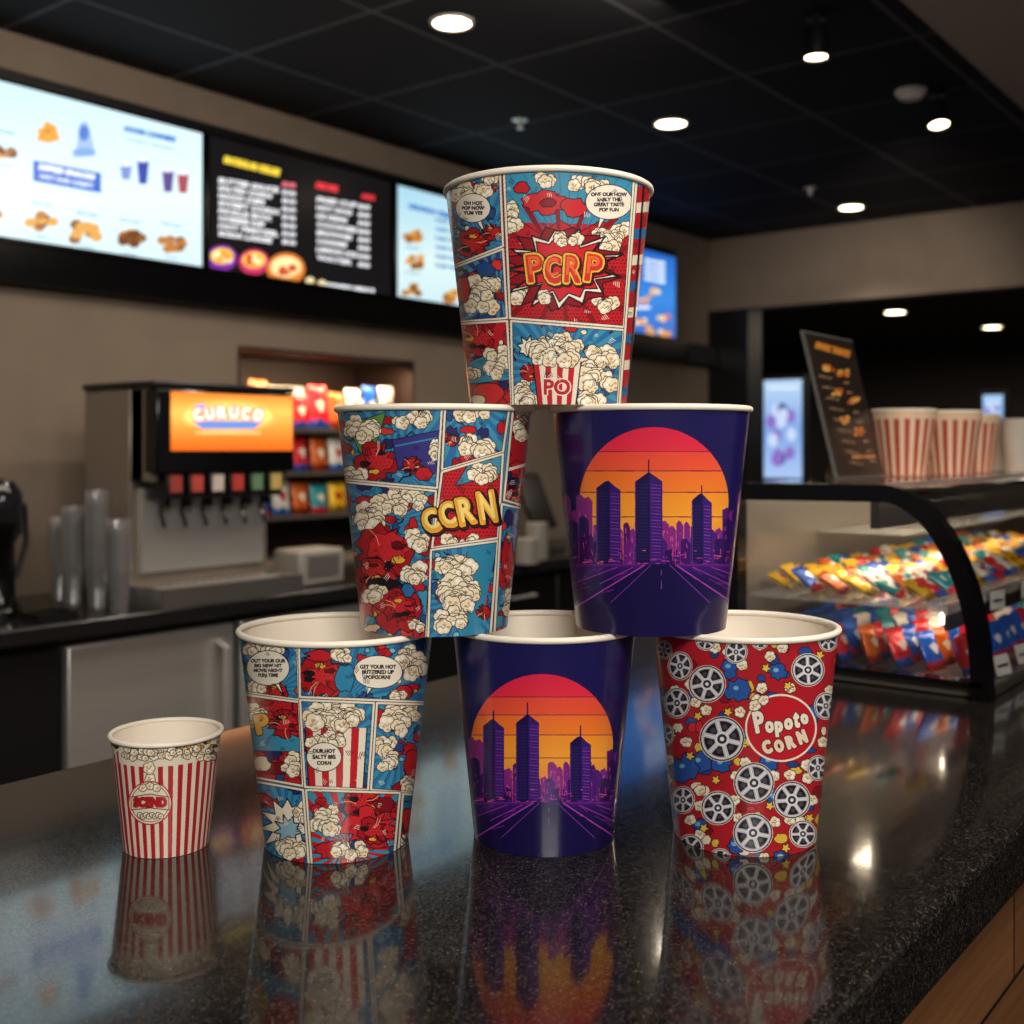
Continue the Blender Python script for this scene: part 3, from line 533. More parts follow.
cup('paper_cup','sm','small red and white striped paper cup standing alone on the granite','cup',imat('stripe_print',bake_cup(art_small(),'stripes',G['sm'],1536,512),.4,coat=.3),gp,.0022)
# ---------------------------------------------------------------- setting
WV=3.4; UR=6.35; CH=2.65; FU=13.0
b=MB(); b.box(-3,FU+1,-3,8,-.05,0); struct('floor',b,mat('dark_floor','#1b1917',.35,noise=8))
b=MB(); b.box(-3,UR,-3,WV+.5,CH,CH+.05); struct('ceiling',b,M_ceil)
b=MB(); b.box(-3,UR-.02,-3,1.10,2.605,CH-.001); struct('trim_1',b,mat('pale_soffit','#b0a499',.9))
nu0,nu1,nz0,nz1=2.70,3.66,.92,1.74
b=MB(); b.box(-3,nu0,WV,WV+.4,0,CH); b.box(nu1,UR+.15,WV,WV+.4,0,CH); b.box(nu0,nu1,WV,WV+.4,nz1,CH); b.box(nu0,nu1,WV,WV+.4,0,nz0); b.box(nu0-.01,nu1+.01,WV+.38,WV+.42,nz0-.01,nz1+.01)
struct('wall_back',b,M_beige)
b=MB(); b.box(UR,UR+.15,-3,WV-.001,2.21,CH); struct('wall_right',b,M_beige)
b=MB(); b.box(UR-.02,UR+.17,3.13,WV-.002,0,2.209); struct('trim_2',b,M_black)
b=MB(); b.box(nu0,nu1,WV+.36,WV+.378,nz0,nz1); b.box(nu0,nu0+.012,WV+.001,WV+.36,nz0,nz1); b.box(nu1-.012,nu1,WV+.001,WV+.36,nz0,nz1); b.box(nu0+.012,nu1-.012,WV+.001,WV+.36,nz1-.012,nz1)
struct('trim_3',b,mat('dark_niche_lining','#2a1812',.6))
b=MB(); b.box(FU,FU+.1,-3,8,0,2.6); struct('wall_far',b,mat('dim_brown_wall','#3a322d',.8,noise=3))
b=MB(); b.box(UR+.15,FU,-3,8,2.5,2.55); struct('ceiling_far',b,mat('far_ceiling','#26221f',.8))
b=MB(); b.box(UR+.15,FU,7.9,8,0,2.5); b.box(UR+.15,FU,-3,-2.9,0,2.5); struct('wall_side',b,mat('far_side_wall','#302a27',.8))
# ---------------------------------------------------------------- menu boards
MV=3.35
b=MB(); b.box(-.6,5.86,MV+.012,WV-.001,2.0,2.52); obj_=obj('menu_mount_panel',b,M_black,bev=.003); tag(obj_,'long black mounting panel on the wall behind the menu screens','panel')
b=MB(); b.box(-.6,UR-.03,MV-.02,WV-.001,1.865,1.985); tag(obj('wall_rail',b,M_blackgl,bev=.004),'black horizontal rail on the wall under the menu screens','rail')
def food(c,x,y,s,rg,cols=('#b5762e','#d99a45','#8b4f1e')):
    for k in range(9): c.ell(x+rg.uniform(-s,s),y+rg.uniform(-s*.6,s*.6),s*.48,s*.38,rg.choice(cols))
def scr1():
    rg=random.Random(1); c=Cv(-120,40,210,290,4,'#d4e9ee')
    c.grad([(-120,40),(210,40),(210,290),(-120,290)],[(60,'#bfe0ea'),(200,'#d9eef2'),(280,'#c6e0e6')])
    c.poly([(36,140),(46,121),(56,126),(60,140),(48,143)],'#dd9a3a'); food(c,47,135,7,rg,('#e2a13c','#c9822a'))
    c.poly([(76,150),(79,124),(86,120),(90,128),(96,156),(72,158)],'#9db8e0'); c.ell(84,133,5,8,'#4a78c4'); c.ell(84,152,12,4,'#7aa0d6')
    c.text('HOURS CANNERS',150,134,5,'#4a7ac0',w=52,rot=.22,bold=.5); c.text('CANDY DRINKS',150,144,3,'#7f97b5',w=50,rot=.22)
    c.poly([(33,160),(101,173),(101,193),(33,181)],'#3f68c0'); c.text('DIPPED SNACKS',67,172,5,'#f4f8ff',w=56,rot=.19,bold=.4); c.text('HOT AND CRISPY',67,181,4,'#e0eaff',w=54,rot=.19,bold=.3)
    for x,y,h,k in ((126,172,15,'#7b8fc8'),(143,172,24,'#3a4aa0'),(168,181,22,'#5d4a8a'),(183,183,20,'#a34a5a')):
        c.poly([(x-6,y-h/2),(x+6,y-h/2+1),(x+4,y+h/2),(x-4,y+h/2)],k); c.ell(x,y-h/2,6,2,'#e8eef6')
    for x,y,s in ((5,150,9),(-10,212,9),(42,222,12),(87,232,13),(130,239,12),(172,243,11),(-50,150,12),(-55,210,12),(-90,140,12)): food(c,x,y,s,rg,('#8a5a30','#b5763a','#d9a050','#6e3f1e')); c.text('SNACK BOX',x,y-18,3,'#5a7896',w=22,rot=.19); c.text('FRESH',x,y+15,2.6,'#7f97b5',w=14,rot=.18)
    return c
def scr2():
    rg=random.Random(2); c=Cv(195,130,395,310,5,'#0c0a0d')
    c.text('BUCKULAR CELLEE',252,166,6,'#e6c83c',w=56,rot=.24,bold=.7)
    for k in range(8):
        c.text(['BUTTER SAUCE','SALTED CORN','NACHO CHIPS','SWEET CORN','PICKLE BOX','CHEESE DIP','HOT PRETZEL','SODA LARGE'][k],219,180+k*7.6,4.6,'#e6e6ea',w=60-(k%3)*7,rot=.17-.004*k,bold=.5,left=True)
        c.text('$%d.%d0'%(3+k%5,5),289,181+k*8.2+4,4.4,'#e2707a' if k<1 else '#d8d8de',w=13,rot=.16,bold=.4)
    c.text('SIDES',327,187,5.5,'#d8323c',w=22,rot=.2,bold=.6); c.text('ADDS',368,197,4.5,'#d8323c',w=13,rot=.2,bold=.5)
    for k in range(8):
        c.text(['FRIES CUP','HOT DOG','ICE CREAM','COOKIES','BROWNIE','CANDIES','LEMON ICE','WATER'][k],317,199+k*8.3,4.4,'#dcdce0',w=40-(k%3)*5,rot=.16,bold=.45,left=True); c.text('$%d.00'%(2+k%4),364,207+k*8.3,4,'#dcdce0',w=11,rot=.15,bold=.4)
    for x,y,r,k1,k2 in ((222,258,15,'#7a2a9a','#e8b83a'),(254,262,15,'#c22e5c','#f0c050'),(286,269,19,'#d87a2e','#f6dfa0')):
        c.ell(x,y,r,r*.85,k1); c.ell(x,y-2,r*.78,r*.55,k2); food(c,x,y-2,r*.5,rg,('#f7e6b0','#e0983a','#c24a2a'))
    for x,y in ((310,281),(322,284)): c.ell(x,y,4.5,4,'#e6d3a0')
    c.text('COMBO MEALS',350,289,5.5,'#eceff4',w=48,rot=.13,bold=.6)
    return c
def scr3():
    rg=random.Random(6); c=Cv(380,170,535,345,4,'#cfe7ec')
    c.grad([(380,170),(535,170),(535,345),(380,345)],[(190,'#a8d4e6'),(260,'#d8eeee'),(330,'#bfe0ea')])
    for x,y in ((413,237),(413,262),(413,290),(447,296),(480,300),(515,305)): food(c,x,y,8,rg); c.text('CRISPY',x,y+11,2.6,'#5f88a8',w=16,rot=.14)
    for k in range(6): c.text('TWIST PACK',448,222+k*9,3.6,'#5b8fc0',w=26,rot=.15,bold=.3); c.text('EXTRA CUP',490,230+k*9,3.6,'#5b8fc0',w=26,rot=.15,bold=.3)
    c.text('CRUNCH TIME',430,211,4.5,'#3f7ac4',w=44,rot=.25,bold=.5)
    return c
def scr4():
    rg=random.Random(7); c=Cv(575,225,680,355,5,'#2468c4')
    c.grad([(575,225),(680,225),(680,355),(575,355)],[(240,'#1c5fbe'),(300,'#3a86d8'),(350,'#1d56b0')])
    for x,y in ((657,292),(645,300),(663,318),(652,330),(640,322),(665,334),(615,300),(600,320)): food(c,x,y,5,rg,('#f0e2b8','#e2a948','#d8632c'))
    for k in range(4): c.text('SHAKES',655,262+k*6,3.2,'#e4f0ff',w=20,rot=.2,bold=.3)
    c.rect(636,306,650,309,'#f0f4ff'); c.rect(655,340,668,343,'#f0c050')
    return c
M_bez=mat('black_bezel','#060607',.25)
for (u0,u1,fn,lab,em) in ((1.56,2.495,scr1,'bright white menu screen of snack pictures, leftmost of the row',1.35),(2.505,3.44,scr2,'black menu screen with two price columns and yellow heading',1.4),(3.46,4.40,scr3,'pale blue menu screen partly hidden by the top bucket',1.15),(4.86,5.80,scr4,'small looking blue menu screen farthest along the wall',1.2)):
    z0,z1=1.985,2.475
    t=thing('menu_screen',lab,'screen',(u0,MV,z0),0,'menu screens above the rail'); w=u1-u0
    b=MB(); b.box(0,w,-.028,.012,0,z1-z0); obj('screen_bezel',b,M_bez,t,bev=.003)
    q=.012; p0=(u0+q,MV-.0295,z0+q); im=bake_plane(fn(),lab[:12],p0,(w-2*q,0,0),(0,0,z1-z0-2*q),900,470)
    b=MB(); b.quad((q,-.0295,q),(w-2*q,0,0),(0,0,z1-z0-2*q)); obj('display',b,imat('menu_display_'+fn.__name__,im,.25,em=em),t,smooth=False)
# ---------------------------------------------------------------- back counter
BZ=.90; BF=2.77
b=MB(); b.box(.3,5.2,BF,WV-.001,BZ-.045,BZ); tag(obj('back_worktop',b,mat('dark_stone_worktop','#1d1c1e',.2,noise=60),bev=.006),'long dark worktop along the wall carrying the drink machine','worktop')
def cab(u0,u1,lab,steel=False):
    t=thing('base_cabinet' if not steel else 'undercounter_fridge',lab,'cabinet' if not steel else 'fridge',(u0,BF+.06,0)); w=u1-u0
    b=MB(); b.box(0,w,.02,.55,.08,BZ-.046); b.box(.0,w,.06,.5,0,.08); obj('body',b,M_dcab,t)
    n=1 if w<.7 else 2
    for k in range(n):
        a,e=w*k/n+.01,w*(k+1)/n-.01
        b=MB(); b.box(a,e,-.012,.019,.1,BZ-.075); d=obj('door',b,M_steel if steel else M_dcab,t,bev=.004)
        b=MB()
        if steel: b.tube([(e-.06,-.014,.50),(e-.06,-.055,.52),(e-.06,-.055,.76),(e-.06,-.014,.78)],.011)
        else: b.tube([(a+w/n/2-.08,-.013,.76),(a+w/n/2-.08,-.04,.76),(a+w/n/2+.07,-.04,.76),(a+w/n/2+.07,-.013,.76)],.006)
        obj('handle',b,M_steel,d)
    return t
cab(1.02,1.655,'black base cabinet at the left end of the back counter'); cab(1.665,2.235,'stainless steel fridge under the drink machine with vertical bar handle',True)
cab(2.245,2.9,'second stainless fridge under the back counter, behind the comic bucket',True); cab(2.91,3.9,'black double cabinet under the middle of the back counter'); cab(3.91,5.15,'black double cabinet at the far end of the back counter')
# drink dispenser
t=thing('soda_dispenser','grey drink dispenser with glowing orange sign above its nozzles','drink dispenser',(1.95,2.85,BZ)); w=.515
b=MB(); b.box(0,w,.10,.34,.03,.635); b.box(0,.03,.0,.10,.36,.635); b.box(w-.03,w,0,.10,.36,.635); b.box(0,w,.03,.10,.36,.635); obj('housing',b,mat('warm_grey_metal','#a0958a',.26,metal=.65),t,bev=.006)
b=MB(); b.box(-.006,w+.006,-.03,.345,.635,.655); obj('lid',b,M_black,t,bev=.005)
b=MB(); b.box(-.001,w-.0,-.035,.029,.385,.632); s_=obj('sign_box',b,M_blackgl,t,bev=.006)
c=Cv(150,375,300,460,6,'#e87a1c'); c.grad([(150,375),(300,375),(300,460),(150,460)],[(388,'#d8681a'),(412,'#ffb050'),(447,'#d85e14')])
c.ell(228,416,50,16,'#f9a850'); c.ell(228,416,44,12.5,'#f6cf6a'); c.poly([(192,421),(264,421),(254,429),(202,429)],'#5a80c0'); c.ell(201,409,7,5,'#6b98d8')
for k,ch in enumerate('CURUCO'): c.text(ch,198+k*12,416-3.5*math.sin((k+.5)*PI/6),11,'#fdeedc',w=8,rot=.14*(k-2.5),ol='#e2583a',ow=1.5,bold=.9)
c.line([(196,433),(260,433)],1.2,'#f8d890')
p0=(1.95+.045,2.85-.0365,BZ+.452); im=bake_plane(c,'dispenser_sign',p0,(w-.055,0,0),(0,0,.172),512,200)
b=MB(); b.quad((.045,-.0365,.452),(w-.055,0,0),(0,0,.172)); obj('sign_face',b,imat('orange_sign',im,.4,em=1.75),s_,smooth=False)
b=MB(); b.box(.03,w-.03,.085,.099,.09,.34); obj('splash_panel',b,M_steel,t)
for k in range(6):
    x=.07+k*.075; b=MB(); b.box(x-.028,x+.028,-.025,.099,.31,.384); v=obj('valve',b,M_black,t,bev=.004)
    b=MB(); b.box(x-.02,x+.02,-.029,-.0255,.33,.38); obj('flavour_label',b,mat('flavour_label_%d'%k,['#8c3a34','#a8423a','#b8a8a0','#a83a34','#5a7a5c','#b09a58'][k],.4,em=.15),v)
    b=MB(); b.tube([(x,.02,.31),(x,.02,.285)],.012); b.tube([(x,.045,.31),(x,.05,.27),(x,.03,.225)],.006); obj('nozzle',b,M_blackgl,v)
b=MB(); b.box(-.005,w+.005,-.07,.10,.0,.03); b.box(-.005,w+.005,-.07,-.055,.03,.055); b.box(-.005,.01,-.055,.10,.03,.055); b.box(w-.01,w+.005,-.055,.1,.03,.055)
b.box(.01,w-.01,-.052,.095,.03,.036); tr_=obj('drip_tray',b,mat('dark_steel',(.42,.41,.40),.22,metal=.85),t)
b=MB()
for k in range(16): b.box(.018+k*.0305,.030+k*.0305,-.052,.095,.0365,.048)
b.box(.012,w-.012,-.0545,-.0525,.040,.052); obj('drip_grille',b,M_steel,tr_)
# clear cups
cm=MB(); cm.lathe([(.024,0),(.034,.12),(.036,.122),(.035,.125),(.033,.12),(.0235,.002)],24); cm.disc(.0235,.002,24)
cme=cm.mesh('clear_cup',M_plast,fix=False)
for si,(px,d,n,lab) in enumerate(((73,3.34,14,'stack second from left'),(97,3.28,18,'tallest stack'),(119,3.15,12,'stack nearest the drink machine'),(60,3.44,11,'rearmost left stack'))):
    x,y=PD(px,d)
    for k in range(n):
        o=bpy.data.objects.new('plastic_cup',cme); COL.objects.link(o); o.location=(x,y,BZ+.0005+k*.0125)
        g_='clear cup stack %s'%['left','tall','near','rear'][si]
        if k==n-1: tag(o,'top clear plastic cup of the %s'%lab,'cup')
        else: tag(o,'clear plastic cup nested inside the %s'%lab,'cup',g_)
# black grinder at left edge
x,y=PD(-2,3.1); t=thing('coffee_grinder','black appliance with domed top at the far left of the back counter','appliance',(x,y,BZ))
b=MB(); b.lathe([(0.001,0),(.06,0),(.062,.02),(.045,.05),(.042,.2),(.06,.23),(.06,.26)],32); obj('body',b,M_blackgl,t,fix=False)
b=MB(); b.lathe([(.058,.26),(.064,.30),(.06,.34),(.04,.37),(.001,.38)],32); obj('hopper',b,mat('smoked_plastic','#1a1a1e',.1),t,fix=False)
b=MB(); b.tube([(.04,0,.32),(.075,0,.30),(.08,0,.2),(.05,0,.1)],.008); obj('handle',b,M_black,t)
x,y=PD(48,3.06); b=MB(); b.box(-.05,.06,-.05,.05,0,.012); b.box(-.05,.06,-.05,-.042,.012,.022); b.box(-.05,.06,.042,.05,.012,.022); b.box(-.05,-.042,-.042,.042,.012,.022); b.box(.052,.06,-.042,.042,.012,.022)
tag(obj('serving_tray',b,M_black,loc=(x,y,BZ+.0002)),'small black tray lying in front of the clear cup stacks','tray')
t=thing('napkin_dispenser','low pale grey napkin box right of the drink machine','napkin holder',(2.53,2.86,BZ))
b=MB(); b.box(0,.2,0,.14,0,.12); obj('case',b,mat('pale_grey_plastic','#8f8a84',.4),t,bev=.012); b=MB(); b.box(.03,.17,-.004,-.0005,.03,.1); obj('slot_plate',b,M_grey,t,bev=.001)
t=thing('point_of_sale_terminal','black till screen on the back counter seen between the buckets','till',(4.05,3.0,BZ),math.radians(20))
b=MB(); b.box(-.1,.1,-.08,.08,0,.02); b.tube([(0,.02,.02),(0,.03,.16)],.018); obj('stand',b,M_black,t)
b=MB(); b.prism([(-.17,-.03,.10),(.17,-.03,.10),(.17,.06,.34),(-.17,.06,.34)],(0,.025,.01)); obj('monitor',b,M_blackgl,t,bev=.004)
lidm=MB(); lidm.lathe([(.001,.006),(.04,.006),(.044,0),(.047,0),(.046,.008),(.04,.012),(.001,.012)],24); lme=lidm.mesh('cup_lid',mat('white_lid','#8a8680',.35),fix=False)
for q,(px,d,n) in enumerate(((537,4.75,12),(527,4.55,8))):
    x,y=PD(px,d)
    for k in range(n):
        o=bpy.data.objects.new('cup_lid',lme); COL.objects.link(o); o.location=(x,y,BZ+.0003+k*.0125); tag(o,'pale cup lid in the %s lid stack beside the till screen'%('taller','shorter')[q],'lid','%s stack of cup lids'%('taller','shorter')[q])
# ---------------------------------------------------------------- bags
def bagmesh(name,w,h,t,m):
    b=MB(); nx,nz=8,12; 
    def P(i,j,s):
        x=i/nx*2-1; z=j/nz; zz=z*2-1
        pr=max(0,1-abs(x)**2.5)**.6*max(0,1-abs(zz)**6)**.8
        if abs(zz)>.86: pr=0
        return (x*w/2*(1-.06*(1-abs(zz)))*(1+.03*math.sin(z*23)),s*t/2*pr*(1+.2*math.sin(x*5+z*11))+.0025*math.sin(x*9+zz*5)*(abs(zz)>.8),z*h)
    for s in (-1,1):
        vs=[P(i,j,s) for j in range(nz+1) for i in range(nx+1)]; fs=[];uv=[]
        for j in range(nz):
            for i in range(nx):
                q=[j*(nx+1)+i,j*(nx+1)+i+1,(j+1)*(nx+1)+i+1,(j+1)*(nx+1)+i]; u=[(i/nx,j/nz),((i+1)/nx,j/nz),((i+1)/nx,(j+1)/nz),(i/nx,(j+1)/nz)]
                if s>0: q=q[::-1]; u=u[::-1]
                fs.append(q); uv.append(u)
        b.add(vs,fs,0,uv)
    return b.mesh(name,m,fix=False,ang=60)
BM=[('red',bagmat('red_wrapper','#d41a24','#f0e6d8','#1c4ca8')),('blue',bagmat('blue_wrapper','#1d5cc4','#e8eef4','#c4202a')),('yellow',bagmat('yellow_wrapper','#f0bc20','#b3201c','#8a6a20')),('orange',bagmat('orange_wrapper','#d2601a','#f4e8c8','#8c2a12')),('white',bagmat('white_wrapper','#e0dbd2','#c2242a','#2f62b0')),('teal',bagmat('teal_wrapper','#1f8f9a','#f0e8d0','#c8283a'))]
small=[(c,bagmesh('candy_bag',.047,.058,.017,m)) for c,m in BM]; big=[(c,bagmesh('snack_bag',.085,.150,.035,m)) for c,m in BM]
rg=random.Random(21)
for k,z in enumerate((1.09,1.26,1.43)):
    wh=('lower','middle','upper')[k]
    b=MB(); b.box(nu0+.013,nu1-.013,WV+.03,WV+.355,z-.008,z); b.box(nu0+.013,nu1-.013,WV+.02,WV+.03,z-.012,z+.008); tag(obj('wall_shelf',b,mat('shelf_grey_%d'%k,'#4a443d',.5),bev=.001),wh+' shelf of snack bags inside the wall niche','shelf')
    for row in range(2):
        for j in range(9):
            cn,me=big[[4,2,0,3,4,1,0,3,5,0,4,3][(j*5+k*3+row*2)%12]]; o=bpy.data.objects.new('snack_bag',me); COL.objects.link(o); o.location=(nu0+.07+j*.1,WV+.07+row*.13,z+.003); o.rotation_euler=(-.1,0,rg.uniform(-.15,.15)); o.scale=(1,1,rg.uniform(.75,1) if k<2 else rg.uniform(.9,1.3))
            lb='%s snack bag in the %s row of the %s niche shelf'%(cn,('front','back')[row],wh); tag(o,lb,'snack bag',lb.replace('bag in','bags in'))
# ---------------------------------------------------------------- front counter
CL0,CL1=-1.6,3.4; CF,CB=.287,1.19; ST=.065
b=MB(); b.box(CL0,CL1,CF,CB,Z0-ST,Z0-.0004); tag(obj('granite_worktop',b,M_gran),'speckled black polished granite counter top carrying the buckets','worktop')
bv=bpy.data.objects['granite_worktop'].modifiers.new('b','BEVEL'); bv.width=.009; bv.segments=4
b=MB(); b.box(CL0+.05,CL1-.03,CF+.03,CB-.06,0,Z0-ST-.001); tag(obj('counter_base',b,M_wood),'brown wood plank base under the granite counter top','counter base')
# ---------------------------------------------------------------- display case
U0,U1=1.70,2.95; VB=.865
def prof():
    P=[(VB,.302),(.615,.305)]
    for k in range(1,15):
        a=k/14*PI/2; P.append((.615-.155*math.sin(a),.305-.285*(1-math.cos(a))))
    P.append((.458,.0)); return P
PR=prof()
t=thing('display_case','curved glass countertop display case with black frame full of candy bags','display case',(0,0,Z0))
b=MB(); b.box(U0,U1,.462,VB,.0005,.018); obj('base_tray',b,mat('dark_case_base','#5a554f',.3),t,bev=.003)
def arch(u,th,wd=.018):
    b=MB(); n=len(PR); vs=[]
    cen=(.75,.05)
    inn=[]
    for i,(v,z) in enumerate(PR):
        pa=PR[max(0,i-1)]; pb=PR[min(n-1,i+1)]; dx,dz=pb[0]-pa[0],pb[1]-pa[1]; L=math.hypot(dx,dz); nx,nz=-dz/L,dx/L
        if nx*(cen[0]-v)+nz*(cen[1]-z)<0: nx,nz=-nx,-nz
        inn.append((v+nx*wd,z+nz*wd))
    inn[-1]=(PR[-1][0]+wd,0.0)
    for i in range(n):
        vs+=[(u,PR[i][0],PR[i][1]),(u,inn[i][0],inn[i][1]),(u+th,inn[i][0],inn[i][1]),(u+th,PR[i][0],PR[i][1])]
    fs=[(i*4+k,i*4+(k+1)%4,(i+1)*4+(k+1)%4,(i+1)*4+k) for i in range(n-1) for k in range(4)]+[(0,1,2,3),(n*4-4,n*4-3,n*4-2,n*4-1)]
    b.add(vs,fs); b.box(u,u+th,VB-.016,VB+.002,.0,.302); b.box(u,u+th,.47,VB-.016,.018,.026); return b
obj('end_frame',arch(U0-.018,.030,.026),M_blackgl,t); obj('end_frame',arch(U1-.012,.024,.02),M_blackgl,t)
b=MB(); n=len(PR)
b.add([(u,v,z) for v,z in PR[1:] for u in (U0+.013,U1-.013)],[(2*i,2*i+1,2*i+3,2*i+2) for i in range(n-2)]); obj('curved_glass',b,M_glass,t,fix=False,ang=60)
b=MB(); b.box(U0+.013,U1-.013,.618,VB-.018,.299,.3045); obj('top_glass',b,M_glass,t)
b=MB(); b.box(U0+.013,U1-.013,.607,.618,.296,.3065); obj('top_edge_strip',b,M_steel,t)
b=MB(); b.add([(U0+.001,v,z) for v,z in PR[1:-1]]+[(U0+.001,.47,.02),(U0+.001,VB-.01,.02),(U0+.001,VB-.01,.30)],[tuple(range(n-2+3))]); obj('end_glass',b,M_glass,t,fix=False,smooth=False)
b=MB(); b.box(U0+.014,U1-.014,.535,VB-.02,.118,.123); sh=obj('shelf',b,sheetmat('glass_shelf',(.92,.96,.95),.2,.05,.2),t)
b=MB(); b.box(U0+.014,U1-.014,.527,.534,.114,.127); obj('shelf_lip',b,M_steel,sh)
b=MB(); b.box(U0+.3,U1-.014,.68,VB-.02,.205,.208); obj('upper_shelf',b,sheetmat('thin_glass_shelf',(.9,.95,.94),.2,.05,.1),t)
b=MB(); b.box(U0+.02,U1-.02,.645,.675,.280,.287); ls=obj('light_strip',b,mat('warm_strip','#ffe6c4',.4,em=24),t)
b=MB(); b.box(U0+.02,U1-.02,.630,.6445,.236,.296); b.box(U0+.02,U1-.02,.6445,.685,.2875,.296); obj('strip_shield',b,M_black,ls)  # shield added to block the strip's glare on granite and ceiling
b=MB(); b.box(U0+.02,U1-.02,.5345,.5395,.100,.1145); ls2=obj('light_strip',b,mat('shelf_strip','#ffe6c4',.4,em=13),t)
b=MB(); b.box(U0+.02,U1-.02,.5275,.534,.090,.1135); obj('strip_shield',b,M_black,ls2)  # second added shield, keeps the shelf strip's glare out of view
b=MB(); b.box(U0+.014,U1-.014,.855,.862,.02,.298); obj('back_panel',b,mat('case_back','#7a7269',.25),t)
def place(k,x,y,z,rx,rz,where,sc=1,ry=0):
    cn,me=small[k]; o=bpy.data.objects.new('candy_bag',me); COL.objects.link(o); o.location=(x,y,z); o.rotation_euler=(rx,ry,rz); o.scale=(sc,sc,sc); tag(o,'%s candy bag lying %s in the glass case'%(cn,where),'candy bag','%s candy bags %s'%(cn,where))
for j in range(23):
    for i in range(7):
        k=[0,1,0,5,0,1,4,0,3,1][(j*3+i*2+rg.randrange(4))%10]; place(k,U0+.050+j*.052,.506+i*.047,Z0+.024,-.32+rg.uniform(-.08,.08),rg.uniform(-.2,.2),'on the bottom deck',rg.uniform(1.0,1.1),rg.uniform(-.04,.04))
for j in range(23):
    for i in range(6):
        k=[2,4,0,2,3,5,2,1][(j+i*3+rg.randrange(4))%8]; place(k,U0+.048+j*.0515,.557+i*.045,Z0+.1320,-1.0+rg.uniform(-.12,.12),rg.uniform(-.2,.2),'on the upper shelf',rg.uniform(.78,.92),rg.uniform(-.04,.04))
M_tag=mat('white_card','#f0eee8',.5)
for j,(u,v,z,w) in enumerate([(1.80,.519,1.100,'upper'),(1.91,.519,1.100,'upper'),(2.1,.519,1.100,'upper'),(2.35,.519,1.100,'upper'),(1.78,.474,1.020,'lower'),(1.90,.474,1.020,'lower'),(2.12,.474,1.020,'lower')]):
    b=MB(); b.box(0,.045,0,.0015,0,.030); b.box(.006,.038,-.0006,-.0001,.012,.016,1); tag(obj('price_tag',b,[M_tag,M_black],loc=(u,v,z),rot=(-.25 if w=='lower' else 0,0,-.2)),'white price tag clipped at the %s level of the glass case'%w,'price tag','price tags at the %s level'%w)
# sign on case
TZ=Z0+.305
t=thing('menu_card','dark upright menu card with orange pictures leaning back on the glass case','menu card',(1.974,.80,TZ+.0005))
c=Cv(790,320,900,490,6,'#2a211c')
rg2=random.Random(9); c.text('SPARK TREATS',834,348,6,'#d88a34',w=36,rot=.28,bold=.6)
for k,(x,y) in enumerate(((830,366),(845,372),(838,392),(855,400),(846,420),(862,432))): food(c,x,y,5,rg2,('#d9822c','#b5561e','#e8b45a'))
for k in range(9): c.text('LARGE CUP',826+k*4,376+k*11,2.6,'#c9a27a',w=14,rot=.2); c.text('$5',848+k*3.4,382+k*10,2.6,'#c9a27a',w=6)
c.text('ENJOY NOW',866,458,4,'#c98a4a',w=24,rot=-.02,bold=.3)
e1=(.236,0,0); e2=(0,.066,.268)
im=bake_plane(c,'menu_card_print',(1.974,.80-.0045,TZ+.002),e1,e2,420,480)
b=MB(); b.prism([(0,0,0),(.236,0,0),(.236,.066,.27),(0,.066,.27)],(0,.006,0)); obj('card_board',b,M_grey,t)
b=MB(); b.quad((.004,-.0008,.004),(.228,0,0),(0,.0645,.262)); obj('printed_face',b,imat('menu_card_face',im,.35),t,smooth=False)
b=MB(); b.prism([(.09,.04,.12),(.15,.04,.12),(.15,.0603,.0),(.09,.0603,.0)],(0,.004,0)) ; obj('easel_leg',b,M_black,t)
# striped cups on case
sm_=stripemat('striped_tub',18,'#dcbfa2','#a63a2e')
cb=MB(); cb.lathe([(.044+.018*k/6,.13*k/6) for k in range(7)],48,m=0,uvm=True); cb.lathe([(.0612,.13),(.0435,.01),(.001,.01)],48,m=1)
cme=cb.mesh('cup_body',[sm_,M_inner],fix=False); rb=MB(); rb.lathe([(.0615+.0022*math.cos(k*PI/4),.13+.0022*math.sin(k*PI/4)) for k in range(8)],48,closed=True); rme=rb.mesh('rolled_rim',M_paper,fix=False)
def scup(px,d,lab,dz=0):
    x,y=PD(px,d); t=thing('striped_cup',lab,'cup',(x,y,TZ+.0005+dz),0,'striped cups on the display case')
    for n_,m_ in (('cup_body',cme),('rolled_rim',rme)):
        o=bpy.data.objects.new(n_,m_); COL.objects.link(o); o.parent=t
scup(904,2.29,'red striped paper cup on the glass case, right behind the menu card'); scup(951,2.38,'red striped paper cup on the glass case, in front of the other striped ones'); scup(930,2.53,'red striped paper cup on the glass case, glimpsed behind two others'); scup(972,2.64,'red striped paper cup on the glass case, farthest right')
wl=mat('white_paper_cup','#c9bfb4',.5); wb=MB(); wb.lathe([(.028,0),(.038,.09),(.04,.092),(.038,.094),(.027,.003),(.001,.003)],32); wme=wb.mesh('white_cup',wl,fix=False)
for q,(px,d) in enumerate(((1004,2.76),(1018,2.62))):
    x,y=PD(px,d)
    for k in range(3):
        o=bpy.data.objects.new('white_cup',wme); COL.objects.link(o); o.location=(x,y,TZ+.0005+k*.014); tag(o,'white paper cup in the %s short stack on the glass case'%('farther','nearer')[q],'cup','%s stack of white cups'%('farther','nearer')[q])
